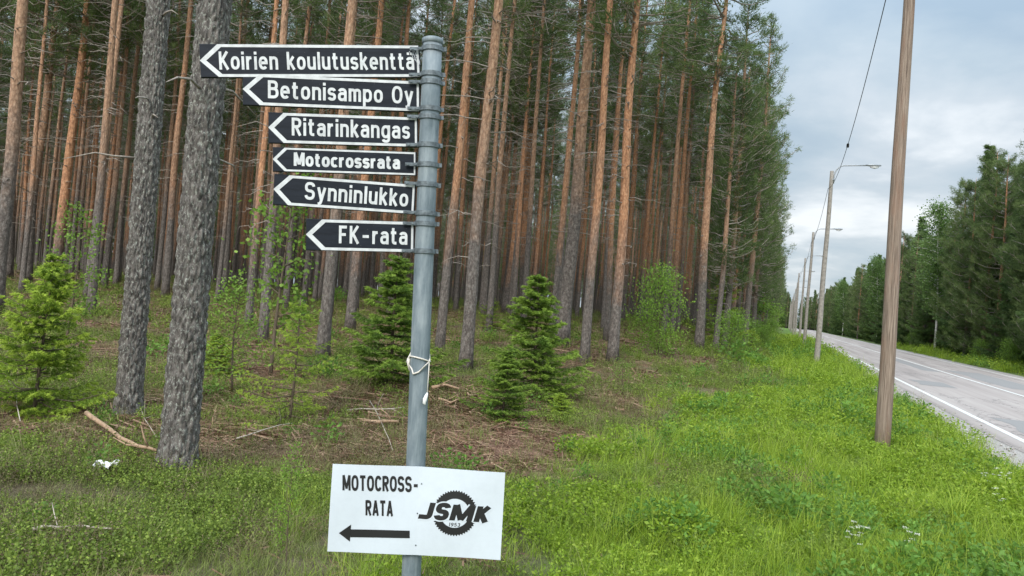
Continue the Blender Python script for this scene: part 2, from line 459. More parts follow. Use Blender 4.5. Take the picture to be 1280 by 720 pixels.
# ------------------------------------------------------------------ stroke lettering
W_ = .16
def arc(cx, cy, rx, ry, a0, a1, n=14, p=.82):
    o = []
    for i in range(n + 1):
        a = math.radians(a0 + (a1 - a0) * i / n); c, s_ = math.cos(a), math.sin(a)
        o.append((cx + rx * math.copysign(abs(c) ** p, c), cy + ry * math.copysign(abs(s_) ** p, s_)))
    return o
def dot(x, y0=.84, y1=1.0): return [(x, y0), (x, y1)]
G = {
 'K': (.42, [[(0, 0), (0, 1)], [(.42, 1), (.02, .40)], [(.14, .52), (.44, 0)]]),
 'B': (.44, [[(0, 0), (0, 1)], [(0, .92), (.22, .92)] + arc(.22, .73, .19, .19, 90, -90, 8) + [(0, .54)], [(0, .54), (.24, .54)] + arc(.24, .31, .21, .23, 90, -90, 8) + [(0, .08)]]),
 'R': (.42, [[(0, 0), (0, 1)], [(0, .92), (.2, .92)] + arc(.2, .71, .21, .21, 90, -90, 8) + [(0, .50)], [(.17, .5), (.42, 0)]]),
 'O': (.48, [arc(.24, .5, .24, .42, 90, 450, 28)]),
 'S': (.44, [arc(.22, .71, .22, .21, 8, 270, 16) + arc(.22, .29, .22, .21, 90, -172, 16)]),
 'F': (.38, [[(0, 0), (0, 1)], [(0, .92), (.40, .92)], [(0, .5), (.34, .5)]]),
 'M': (.58, [[(0, 0), (0, 1)], [(.58, 0), (.58, 1)], [(.02, 1), (.29, .12)], [(.56, 1), (.29, .12)]]),
 'T': (.44, [[(.22, 0), (.22, 1)], [(-.04, .92), (.48, .92)]]),
 'A': (.46, [[(0, 0), (.23, 1)], [(.46, 0), (.23, 1)], [(.08, .27), (.38, .27)]]),
 'C': (.44, [arc(.23, .5, .23, .42, 32, 328, 22)]),
 'J': (.40, [[(.40, 1), (.40, .26)] + arc(.22, .26, .18, .18, 0, -90, 6) + [(-.12, .08)]]),
 '1': (.14, [[(.12, 0), (.12, 1)], [(0, .78), (.12, .95)]]),
 '9': (.40, [arc(.2, .68, .2, .24, 0, 360, 16), [(.4, .68), (.36, .3), (.2, .08), (.04, .08)]]),
 '5': (.40, [[(.38, .92), (.06, .92), (.04, .55)] + arc(.18, .33, .22, .25, 110, -160, 12)]),
 '3': (.38, [arc(.18, .71, .19, .21, 150, -90, 12), arc(.18, .29, .2, .21, 90, -160, 12)]),
 'o': (.38, [arc(.19, .37, .19, .29, 90, 450, 24)]),
 'i': (.0, [[(0, 0), (0, .74)], dot(0)]),
 'l': (.0, [[(0, 0), (0, 1)]]),
 'r': (.22, [[(0, 0), (0, .74)], [(0, .42), (.04, .57), (.12, .65), (.25, .66)]]),
 'e': (.38, [[(.0, .38), (.38, .38)] + arc(.19, .37, .19, .29, 3, 318, 20)]),
 'n': (.36, [[(0, 0), (0, .74)], [(0, .42)] + arc(.18, .48, .18, .18, 175, 0, 10) + [(.36, 0)]]),
 'm': (.58, [[(0, 0), (0, .74)], [(0, .44)] + arc(.145, .51, .145, .15, 175, 0, 8) + [(.29, 0)], [(.29, .44)] + arc(.435, .51, .145, .15, 175, 0, 8) + [(.58, 0)]]),
 'k': (.34, [[(0, 0), (0, 1)], [(.33, .74), (.02, .30)], [(.11, .42), (.36, 0)]]),
 'u': (.36, [[(0, .74)] + arc(.18, .26, .18, .18, 180, 355, 10) + [(.36, .34)], [(.36, 0), (.36, .74)]]),
 't': (.26, [[(.08, .94), (.08, .24)] + arc(.2, .22, .12, .14, 185, 268, 5) + [(.29, .08)], [(-.06, .67), (.27, .67)]]),
 's': (.33, [arc(.165, .52, .165, .14, 12, 270, 12) + arc(.165, .23, .165, .15, 90, -168, 12)]),
 'a': (.36, [arc(.18, .48, .18, .18, 160, 0, 10) + [(.36, 0)], [(.36, .43), (.17, .43)] + arc(.17, .255, .17, .175, 90, 270, 10) + [(.30, .11), (.36, .2)]]),
 'p': (.38, [[(0, -.26), (0, .74)], arc(.19, .37, .19, .29, 90, 450, 24)]),
 'g': (.38, [arc(.19, .37, .19, .29, 90, 450, 24), [(.38, .74), (.38, -.02)] + arc(.2, -.02, .18, .16, 0, -165, 10)]),
 'y': (.38, [[(0, .74), (.20, .04)], [(.39, .74), (.17, -.10), (.10, -.18), (.0, -.19)]]),
 'c': (.34, [arc(.19, .37, .19, .29, 45, 315, 18)]),
 '-': (.42, [[(.02, .42), (.40, .42)]]),
 ' ': (.16, []),
}
G['µ'] = (.84, [[(0, 0), (0, 1)], [(.84, 0), (.84, 1)], [(.04, 1), (.42, .06)], [(.80, 1), (.42, .06)]])
G['ä'] = (.36, G['a'][1] + [dot(.07, .86, 1.0), dot(.29, .86, 1.0)])
def layout(txt, gap=.115):
    x = 0; o = []
    for ch in txt:
        W, ss = G[ch]
        o += [[(x + px_, py_) for px_, py_ in q] for q in ss]
        x += W + W_ + gap
    return o, x - gap - W_
def ribbon(acc, pts, w, z, M2=None):
    pts = [Vector(p) for p in pts]; n = len(pts); v = []
    closed = (pts[0] - pts[-1]).length < 1e-6
    for i, p in enumerate(pts):
        a = pts[i - 1] if i else (pts[-2] if closed else p)
        b = pts[i + 1] if i < n - 1 else (pts[1] if closed else p)
        d1 = (p - a).normalized() if (p - a).length > 1e-9 else (b - p).normalized()
        d2 = (b - p).normalized() if (b - p).length > 1e-9 else d1
        t = (d1 + d2).normalized() if (d1 + d2).length > 1e-6 else d1
        nn = Vector((-t.y, t.x)); k = 1 / max(.6, nn.dot(Vector((-d1.y, d1.x))))
        for sgn in (1, -1):
            qv = p + nn * (sgn * w / 2 * k)
            v.append((qv.x, qv.y, z) if M2 is None else (*M2(qv.x, qv.y), z))
    acc.add(np.array(v), [(2 * i, 2 * i + 1, 2 * i + 3, 2 * i + 2) for i in range(n - 1)])
def text_mesh(name, txt, x0, x1, y0, cap, z, mt, stroke=W_, shear=0, y0b=None, gap=.115):
    """lettering whose outer ends sit at x0 and x1, baseline y0 (to y0b at the right)"""
    ss, W = layout(txt, gap); sx = (x1 - x0) / (W + W_); a = Acc()
    f = lambda x, y: (x0 + (x + W_ / 2) * sx + shear * y * cap, y0 + ((y0b or y0) - y0) * (x / W) + y * cap)
    for i, q in enumerate(ss): ribbon(a, q, stroke, z + i * 2e-5, f)
    return a.mesh(name, mt, False)
def poly_mesh(name, polys, z, mt):
    a = Acc()
    for i, p in enumerate(polys): a.add(np.array([(x, y, z + i * 2e-5) for x, y in p]), [tuple(range(len(p)))])
    return a.mesh(name, mt, False)

# ------------------------------------------------------------------ signpost
D = 3.2
P = lambda px, py, d: EYEP + ray(px, py) * d
ptop, pbot = P(541, 50, D), P(514.5, 708, D)
ax = (ptop - pbot).normalized()
k = (pbot.z - hz(pbot.x, pbot.y) + .05) / ax.z
pbase = pbot - ax * k
post = new('direction_signpost', None, label='blue-grey galvanised post carrying six black arrow signs with white lettering', cat='signpost', loc=pbase)
plen = (ptop - pbase).length
Rp = Vector((0, 0, 1)).rotation_difference(ax).to_matrix()
R0 = .0415
a = Acc(); a.tube([Rp @ Vector((0, 0, z)) for z in np.linspace(0, plen, 12)], R0, 40); pm = a.mesh('pole', M['galv'])
pm.polygons.foreach_set('use_smooth', [len(p.vertices) == 4 for p in pm.polygons]); new('pole', pm, post)
a = Acc(); a.tube([Rp @ Vector((0, 0, plen + z)) for z in (-.018, -.017, .003, .006)], [R0 + .001, R0 + .004, R0 + .004, R0 - .002], 32); new('cap', a.mesh('cap', M['galv']), post)

def board(L, R, dl, hpx, title, lettering, cap_px, base_off, rim, label, bold=W_, clamps=(), tip=20):
    """L, R: pixel centre of the left and right end; geometry is laid out in the board's own plane"""
    Lp, Rpp = P(*L, dl), P(*R, D)
    X = (Rpp - Lp).normalized(); Z = X.cross(ax).normalized(); Y = Z.cross(X).normalized()
    mw = Matrix((X, Y, Z)).transposed().to_4x4(); mw.translation = Lp
    ml = Matrix.Translation(-pbase) @ mw
    w_ = (Rpp - Lp).length; h = hpx / F * (dl + D) / 2
    ppm = F / ((dl + D) / 2)                    # pixels per metre on this board
    # panel itself is the part; its print is the sub-part
    a = Acc(); b = .004
    a.add(np.array([(0, -h / 2, 0), (w_, -h / 2, 0), (w_, h / 2, 0), (0, h / 2, 0), (b / 2, -h / 2 + b / 2, b), (w_ - b / 2, -h / 2 + b / 2, b), (w_ - b / 2, h / 2 - b / 2, b), (b / 2, h / 2 - b / 2, b),
                    (0, -h / 2, -.012), (w_, -h / 2, -.012), (w_, h / 2, -.012), (0, h / 2, -.012)]),
          [(4, 5, 6, 7), (0, 1, 5, 4), (1, 2, 6, 5), (2, 3, 7, 6), (3, 0, 4, 7), (8, 9, 1, 0), (9, 10, 2, 1), (10, 11, 3, 2), (11, 8, 0, 3), (11, 10, 9, 8)])
    me = a.mesh('sign_board', M['black'], False)
    o = new('sign_board', me, post, label=label); o.matrix_basis = ml
    z = b + .0008; tx = tip / ppm; bw = rim / ppm; hh = h / 2 - (.6 / ppm)
    cw = bw * 1.7
    end = w_ - 2.0 / ppm
    polys = [[(0, 0), (cw * 1.3, 0), (tx + cw * .75, hh - bw), (tx + cw * .75 - .001, hh), (tx, hh)][::-1],
             [(0, 0), (cw * 1.3, 0), (tx + cw * .75, -hh + bw), (tx + cw * .75 - .001, -hh), (tx, -hh)],
             [(tx + cw * .6, hh - bw), (end, hh - bw), (end, hh), (tx + cw * .6, hh)],
             [(tx + cw * .6, -hh), (end, -hh), (end, -hh + bw), (tx + cw * .6, -hh + bw)],
             [(end - bw * .8, -hh + .002), (end, -hh + .002), (end, hh - .002), (end - bw * .8, hh - .002)]]
    new('border', poly_mesh('border', polys, z, M['white']), o)
    x0, x1 = [(v - L[0]) / (R[0] - L[0]) * w_ for v in lettering]
    new('lettering', text_mesh('lettering', title, x0, x1, -h / 2 + base_off / ppm, cap_px / ppm, z + .0003, M['white'], bold), o)
    # clamps round the post at top and bottom of the board
    for cpx in clamps:
        s_ = (ptop - P(541 - (cpx - 50) * .0401, cpx, D)).length
        zc = plen - s_
        a = Acc()
        c0 = Rp @ Vector((0, 0, zc))
        a.tube([Rp @ Vector((0, 0, zc + q)) for q in (-.011, -.010, .010, .011)], [R0, R0 + .006, R0 + .006, R0], 28, False)
        mid = c0 - X * (R0 + .026) + Z * .010
        Rm = Matrix((X, Y, Z)).transposed()
        a.box(mid, (.06, .014, .006), Rm); a.box(c0 + X * (R0 + .008), (.022, .018, .012), Rm)
        for q in (-.020, .012): a.tube([mid + X * q + Z * .002, mid + X * q + Z * .009], .006, 6)
        a.v = [v_ for v_ in a.v]
        cm = a.mesh('clamp', M['clamp'], False)
        cm.transform(ml.inverted()); new('clamp', cm, o)
    return o
top_board = board((250, 76), (525.5, 77), 3.04, 41, 'Koirien koulutuskenttä', (273, 517), 22, 9.5, 3.4, 'topmost and longest black arrow board, reading Koirien koulutuskenttä', clamps=(62, 94), tip=21)
board((303.5, 111.5), (525.5, 121), 3.07, 39, 'Betonisampo Oy', (334, 516), 22, 9.5, 3.4, 'second black arrow board from the top, reading Betonisampo Oy', clamps=(104, 137))
board((335.5, 159.5), (523, 165.5), 3.09, 38, 'Ritarinkangas', (364, 512), 22, 10, 3.2, 'third black arrow board, reading Ritarinkangas', clamps=(147, 182), tip=18)
board((341, 199), (521, 205), 3.09, 30, 'Motocrossrata', (367, 499), 16.5, 7.5, 2.2, 'narrow fourth arrow board in bolder letters, reading Motocrossrata', .21, clamps=(206.5,), tip=14)
board((342, 236.5), (519.5, 249.5), 3.09, 38, 'Synninlukko', (380, 510), 22, 9, 3.2, 'fifth black arrow board, reading Synninlukko', clamps=(231, 267), tip=18)
board((382.5, 293), (518.5, 296.5), 3.12, 39, 'FK-rata', (423, 509), 22, 9.5, 3.4, 'lowest and shortest black arrow board, reading FK - rata', clamps=(280, 314), tip=19)

a = Acc(); g = random.Random(12); W1 = max(v_.co.x for v_ in top_board.data.vertices)
for i in range(7):
    x_ = W1 - .045 + g.uniform(-.01, .018) + i * .004; y_ = .058 - i * .008
    ribbon(a, [(x_, y_), (x_ + .010, y_ - .010), (x_ + .016, y_ - .026 - g.uniform(0, .01))], .0028, .0062 + i * 3e-5)
new('flaking_film', a.mesh('flaking_film', M['trim'], False), top_board)
# white placard nailed to the foot of the post, creased down the middle
Zp = Vector((0, -1, 0))
def placard():
    off = .06
    c = [P(416, 580, D - off - .02), P(524, 583.5, D - off + .006), P(631.5, 591, D - off - .03), P(625.5, 700, D - off - .03), P(521, 693, D - off + .006), P(409, 689.5, D - off - .02)]
    X = (c[2] - c[0]).normalized(); Z = X.cross(ax).normalized(); Y = Z.cross(X)
    mw = Matrix((X, Y, Z)).transposed().to_4x4(); mw.translation = c[5]; inv = mw.inverted()
    p = [inv @ q for q in c]
    # a grid sheet bent at the crease
    a = Acc(); nx, ny = 40, 16; v = []
    def surf(u, v_):
        if u < .5:
            k_ = u * 2; A, B, Cc, Dd = p[0], p[1], p[5], p[4]
        else:
            k_ = u * 2 - 1; A, B, Cc, Dd = p[1], p[2], p[4], p[3]
        q = (A.lerp(B, k_)).lerp(Cc.lerp(Dd, k_), v_)
        q.z += .006 * math.sin(u * 3.1) * math.sin(v_ * 2.2) + .003 * math.sin(u * 9 + v_ * 4)
        return q
    def pl(px, py):
        """pixel on the placard -> its (u, v) on the sheet"""
        tx_ = [416, 524, 631.5]; ty_ = [580, 583.5, 591]; bx_ = [409, 521, 625.5]; by_ = [689.5, 693, 700]
        u, v_ = .5, .5
        for _ in range(12):
            top = (np.interp(u, [0, .5, 1], tx_), np.interp(u, [0, .5, 1], ty_)); bo = (np.interp(u, [0, .5, 1], bx_), np.interp(u, [0, .5, 1], by_))
            v_ = (py - top[1]) / (bo[1] - top[1]); lx = top[0] + (bo[0] - top[0]) * v_
            u += (px - lx) / 216
        return u, v_
    def add(mesh_pts, faces, lift, acc):
        vs = []
        for x_, y_ in mesh_pts:
            u, v_ = pl(x_, y_); q = surf(u, v_); vs.append((q.x, q.y, q.z + lift))
        acc.add(np.array(vs), faces)
    for j in range(ny + 1):
        for i in range(nx + 1): v.append(tuple(surf(i / nx, j / ny)))
    n = len(v); vb = [(x_, y_, z_ - .003) for x_, y_, z_ in v]
    f = []
    for j in range(ny):
        for i in range(nx):
            q = j * (nx + 1) + i; f.append((q, q + nx + 1, q + nx + 2, q + 1)); f.append((n + q, n + q + 1, n + q + nx + 2, n + q + nx + 1))
    edge = [i for i in range(nx + 1)] + [j * (nx + 1) + nx for j in range(1, ny + 1)] + [ny * (nx + 1) + i for i in range(nx - 1, -1, -1)] + [j * (nx + 1) for j in range(ny - 1, 0, -1)]
    for i in range(len(edge)): A, B = edge[i], edge[(i + 1) % len(edge)]; f.append((A, B, B + n, A + n))
    a.add(np.array(v + vb), f)
    root = new('placard', None, label='white creased placard with a black arrow pointing left, low on the signpost', cat='sign')
    root.matrix_world = mw
    new('sheet', a.mesh('sheet', M['placard'], False), root)
    # print, laid in pixel units on the sheet then lifted onto its surface
    def txt(title, x0, x1, yb, ybb, cap, stroke, shear=0, gap=.115, xstroke=1):
        ss, W = layout(title, gap); sx = (x1 - x0) / (W + W_)
        acc = Acc()
        for i, q in enumerate(ss):
            t2 = Acc(); dense = []
            for A, B in zip(q[:-1], q[1:]):
                kk = max(1, int(max(abs(B[0] - A[0]), abs(B[1] - A[1])) / .25))
                dense += [(A[0] + (B[0] - A[0]) * e_ / kk, A[1] + (B[1] - A[1]) * e_ / kk) for e_ in range(kk)]
            dense.append(q[-1])
            ribbon(t2, dense, stroke, 0, None)
            pts = [(x0 + (x_ + W_ / 2) * sx + shear * y_ * cap, yb + (ybb - yb) * (x_ / W) - y_ * cap) for x_, y_, _ in t2.v[0]]
            add(pts, t2.f, .0012 + i * 3e-5, acc)
        return acc
    new('lettering', txt('MOTOCROSS-', 428.5, 523.5, 612.5, 615, 19, .2, gap=.12).mesh('lettering', M['ink'], False), root)
    new('lettering', txt('RATA', 457, 491, 644, 645, 19, .2, gap=.12).mesh('lettering', M['ink'], False), root)
    acc = Acc(); body = [(438, 661.5), (512.5, 662.5), (512.5, 671.8), (437.8, 671.5)]
    sub = []; fs = []
    for i in range(13):
        k_ = i / 12; sub += [(437.9 + 74.6 * k_, 661.5 + k_), (437.8 + 74.7 * k_, 671.5 + .3 * k_)]
        if i: fs.append((2 * i - 2, 2 * i - 1, 2 * i + 1, 2 * i))
    add(sub, fs, .0012, acc); add([(438.8, 655.5), (423.5, 666.3), (437.2, 677)], [(0, 1, 2)], .00125, acc)
    new('arrow', acc.mesh('arrow', M['ink'], False), root)
    halo = txt('JSµK', 524, 608, 646.5, 653, 19.5, .44, shear=.30, gap=.20)
    halo.v = [q - np.array([0, 0, .00015]) for q in halo.v]
    new('emblem_outline', halo.mesh('emblem_outline', M['placard'], False), root)
    new('emblem_lettering', txt('JSµK', 524, 608, 646.5, 653, 19.5, .285, shear=.30, gap=.20).mesh('emblem_lettering', M['ink'], False), root)
    new('emblem_lettering', txt('1953', 561, 575, 657.0, 658.0, 4.6, .15, shear=.2, gap=.16).mesh('emblem_lettering', M['ink'], False), root)
    acc = Acc(); cx, cy = 569, 641
    for a0, a1 in ((20, 150), (200, 332)):
        q = []; fs = []; n_ = 72
        for i in range(n_ + 1):
            an = math.radians(a0 + (a1 - a0) * i / n_); ro = 26.6 + (1.5 if i % 4 < 2 else 0)
            q += [(cx + ro * math.cos(an), cy - 1.02 * ro * math.sin(an)), (cx + 18.2 * math.cos(an), cy - 18.2 * math.sin(an))]
            if i: fs.append((2 * i - 2, 2 * i - 1, 2 * i + 1, 2 * i))
        add(q, fs, .0008, acc)
    new('emblem_ring', acc.mesh('emblem_ring', M['ink'], False), root)
    acc = Acc()
    for (x_, y_) in ((527, 604.5), (520, 680.5), (522, 641)):
        u, v_ = pl(x_, y_); q = surf(u, v_); acc.tube([q, q + Vector((0, 0, .003))], .0028, 8)
    new('nails', acc.mesh('nails', M['clamp']), root, kind='stuff')
placard()

# cord knotted round the post with a hanging tag
def helix_pts(lst): return [P(x_, y_, d_) for x_, y_, d_ in lst]
cord = new('cord', None, label='pale frayed cord knotted round the metal post, its end hanging down', cat='cord')
a = Acc(); fr = D - .047; bk = D + .047
a.tube(helix_pts([(512, 445, D - .02), (520, 446.5, fr), (529, 449, fr), (536, 451.5, D - .02), (538, 452, D)]), .0035, 6)
a.tube(helix_pts([(512, 445, D - .02), (508, 452, D), (515, 461, D - .03), (516.5, 467.5, fr), (523, 465, fr), (530, 459, fr), (536, 452, D - .02)]), .004, 6)
a.tube(helix_pts([(512, 445, D - .02), (514, 440, D + .03), (525, 438, bk), (537, 443, D + .03), (537, 452, D - .02)]), .0035, 6)
a.tube(helix_pts([(511, 448, D - .01), (510.5, 455, D - .01), (512, 464, D - .01)]), [.008, .006, .003], 6)
a.tube(helix_pts([(536.5, 452, D - .02), (535.5, 470, D - .03), (534, 492, D - .04)]), .0022, 5)
new('strand', a.mesh('strand', M['rope']), cord)
a = Acc(); tp = helix_pts([(534.2, 491, D - .046), (533, 494.5, D - .046), (531.3, 499, D - .046), (530.2, 504, D - .046), (531.5, 506, D - .046)])
a.tube(tp, [.003, .007, .0095, .007, .003], 8); new('tag', a.mesh('tag', M['paper']), cord)

# ------------------------------------------------------------------ lamp posts
g = random.Random(4)
lp = [ground(1102, 564), ground(1021, 456), ground(1005, 436)]
ts = [st(x_, y_)[1] for x_, y_, _ in lp]; s1, s2 = st(*lp[1][:2])[0], st(*lp[2][:2])[0]
PT = ts[1]; gap_s = s2 - s1
def lamp_meshes():
    a = Acc(); n = 14; pts = []; rr = []
    for i in range(n + 1): z = 8.0 * i / n; pts.append((.012 * math.sin(z * 1.3), .01 * math.cos(z), z - .2)); rr.append(.135 - .0065 * z)
    a.tube(pts, rr, 18); pole_m = a.mesh('pole', M['pole_wood'])
    a = Acc(); q = []
    for i in range(9):
        an = math.pi / 2 * i / 8; q.append((.55 - .55 * math.cos(an), 0, 7.55 + .5 * math.sin(an)))
    q = [(0, 0, 7.3)] + q + [(1.2, 0, 8.08), (1.75, 0, 8.10)]
    q = [(x_ * .8 + .10, y_, z_) for x_, y_, z_ in q]
    a.tube(q, .028, 8); a.box((.05, 0, 7.45), (.14, .16, .05)); arm_m = a.mesh('arm', M['lamp_metal'])
    a = Acc(); a.tube([(1.45, 0, 8.10), (1.58, 0, 8.11), (1.75, 0, 8.12), (2.0, 0, 8.12), (2.12, 0, 8.12)], [.045, .085, .105, .085, .03], 10)
    hm = a.mesh('lamp_head', M['lamp_metal'])
    for v_ in hm.vertices: v_.co.z = 8.12 + (v_.co.z - 8.12) * .55
    a = Acc(); a.tube([(1.65, 0, 8.055), (1.85, 0, 8.04), (2.02, 0, 8.06)], [.04, .065, .03], 8); lm = a.mesh('lens', M['lamp_lens'])
    return pole_m, arm_m, hm, lm
LM = lamp_meshes(); tops = []
grey_pole = LM[0].copy(); grey_pole.materials[0] = M['grey_wood']
labs = ['nearest wooden lamp post, weathered brown, its top above the picture', 'first complete wooden street lamp beyond the nearest post, arm over the road', 'second complete street lamp along the verge, arm over the road',
        'third complete street lamp along the verge, thin against the sky']
for i in range(13):
    if i == 0: x_, y_ = lp[0][:2]; s_ = st(x_, y_)[0]
    else: s_ = s1 + gap_s * (i - 1); x_, y_ = xy(s_, PT + g.uniform(-.12, .12))
    z_ = hz(x_, y_)
    lb = labs[i] if i < 4 else 'tiny wooden street lamp far down the verge where the road vanishes'
    ln = (g.uniform(-.012, .012), g.uniform(-.012, .012))
    if i == 1: ln = (0, .008)
    r_ = new('street_lamp', None, label=lb, cat='street lamp', group='wooden street lamps along the verge', loc=(x_, y_, z_), rot=(ln[0], ln[1], -AZ + math.radians(10)))
    lampz = 1.05
    scl = (.9 if i else .76); r_.scale = (scl, scl, lampz)
    new('pole', LM[0] if i == 0 else grey_pole, r_); new('arm', LM[1], r_)
    
    h_ = new('lamp_head', LM[2], r_); new('lens', LM[3], h_)
    tops.append(Vector((x_, y_, z_ + 7.45)) + Vector((math.cos(AZ), -math.sin(AZ), 0)) * (-.1) + Vector((ln[1], -ln[0], 0)) * 7.4)
for i in range(9):
    a = Acc(); A, B = tops[i], tops[i + 1]
    pts = [A.lerp(B, k_ / 20) - Vector((0, 0, (.95 if i == 0 else .5) * 4 * (k_ / 20) * (1 - k_ / 20))) for k_ in range(21)]
    a.tube(pts, .0075 if i < 1 else .009, 6)
    lb = ['black overhead cable from the nearest post to the first complete lamp, with a knot', 'black overhead cable between the first and second complete lamps', 'black overhead cable between the second and third complete lamps'][i] if i < 3 else 'thin overhead cable between distant street lamps'
    c_ = new('overhead_cable', a.mesh('overhead_cable', M['cable']), label=lb, cat='cable', group='cables between the street lamps')
    if i == 0:
        a = Acc(); q = pts[9]; d_ = (pts[10] - pts[9]).normalized()
        a.tube([q - d_ * .12, q - d_ * .05, q + d_ * .05, q + d_ * .12], [.012, .03, .03, .012], 8); a.box(q + Vector((0, 0, -.03)), (.05, .05, .09))
        new('splice', a.mesh('splice', M['cable']), c_)

# ------------------------------------------------------------------ trees
def trunk_mesh(name, H, r, seed, mt, k=12, n=22, crook=.05, flare=.35):
    g = np.random.default_rng(seed); a = Acc(); ph = g.random(4) * 6.28
    pts = []; rr = []
    for i in range(n + 1):
        z = H * (i / n) ** 1.15
        pts.append((crook * (math.sin(z * .35 + ph[0]) - math.sin(ph[0])) + .3 * crook * (math.sin(z * 1.1 + ph[1]) - math.sin(ph[1])), crook * (math.sin(z * .3 + ph[2]) - math.sin(ph[2])), z - .15 if i == 0 else z))
        rr.append(r * ((1 - z / H) ** .62 * .98 + .02) * (1 + flare * math.exp(-z / .35)) * (1 + .03 * math.sin(z * 3 + ph[3])))
    a.tube(pts, rr, k)
    return a, pts, rr
def at(pts, z):
    zs = [p[2] for p in pts]
    return np.array([np.interp(z, zs, [p[0] for p in pts]), np.interp(z, zs, [p[1] for p in pts]), z])

def pine(H, r, seed, zb=.5, rad=2.0, dead=26, dense=1.0, deadlow=.12):
    g = np.random.default_rng(seed)
    a, pts, rr = trunk_mesh('trunk', H, r, seed, M['bark'])
    tm = a.mesh('trunk', M['bark'])
    br = Acc(); cen = []; dr = []; tn = []
    z = H * zb; 
    while z < H - .15:
        k = (z - H * zb) / (H * (1 - zb)); L0 = rad * (.55 + .45 * math.sin(min(1, k * 1.9) * 1.57)) * (1 - k) ** .55 + .15
        for b_ in range(g.integers(3, 6)):
            az = g.random() * 6.283; L = L0 * g.uniform(.6, 1.2); el = g.uniform(-.15, .35) + .5 * k
            o = at(pts, z + g.uniform(-.15, .15)); d = np.array([math.cos(az), math.sin(az), 0])
            q = [o]; nseg = 5
            for i in range(1, nseg + 1):
                f = i / nseg; q.append(o + d * L * f + np.array([0, 0, L * (el * f + .18 * f * f - .10 * math.sin(f * 3.14))]) + g.normal(0, .03 * L, 3))
            br.tube(q, [.035 * (1 - .75 * i / nseg) * (.5 + .5 * L / rad) for i in range(nseg + 1)], 4)
            nc = max(2, int(L * 3.5 * dense))
            for c_ in range(nc):
                f = .25 + .75 * ((c_ + g.random()) / nc) ** .8
                i = min(int(f * nseg), nseg - 1); p0 = q[i] + (q[i + 1] - q[i]) * (f * nseg - i)
                side = np.array([-d[1], d[0], 0]) * g.normal(0, .22) * L * (1.15 - f * .6) + np.array([0, 0, abs(g.normal(0, .09)) * L])
                cc = p0 + side; cen.append(cc); dr.append(unit(d * .6 + side + np.array([0, 0, .5]))); tn.append(g.uniform(.15, .75) + .15 * f)
                if g.random() < .5: br.tube([p0, cc], [.012, .005], 3, False)
        z += g.uniform(.28, .5)
    # dead lower branches
    db = Acc()
    for i in range(dead):
        z = H * (deadlow + (zb + .12 - deadlow) * g.random() ** .6); az = g.random() * 6.283; L = g.uniform(.25, 1.0) * (.5 + z / H * 1.6)
        o = at(pts, z); d = np.array([math.cos(az), math.sin(az), 0]); q = [o]
        for j in range(1, 5): f = j / 4; q.append(o + d * L * f + np.array([0, 0, L * (.12 * f - .32 * f * f)]) + g.normal(0, .03, 3))
        db.tube(q, [.016, .013, .010, .007, .003], 3, False)
        for j in range(g.integers(0, 4)): k_ = g.integers(1, 4); db.tube([q[k_], q[k_] + unit(d + g.normal(0, .6, 3)) * L * .3], [.006, .002], 3, False)
    bm = db.mesh('dead_branches', M['deadwood']) if dead else None
    lm = br.mesh('limbs', M['deadwood'])
    cen, dr, tn = np.array(cen), np.array(dr), np.array(tn)
    T, idx = needles(cen, dr, 40, .18, .014, .75, .085, g)
    cm = tri_mesh('crown', T, M['pine_needle'], tn[idx] + g.normal(0, .08, len(idx)))
    return tm, lm, cm, bm

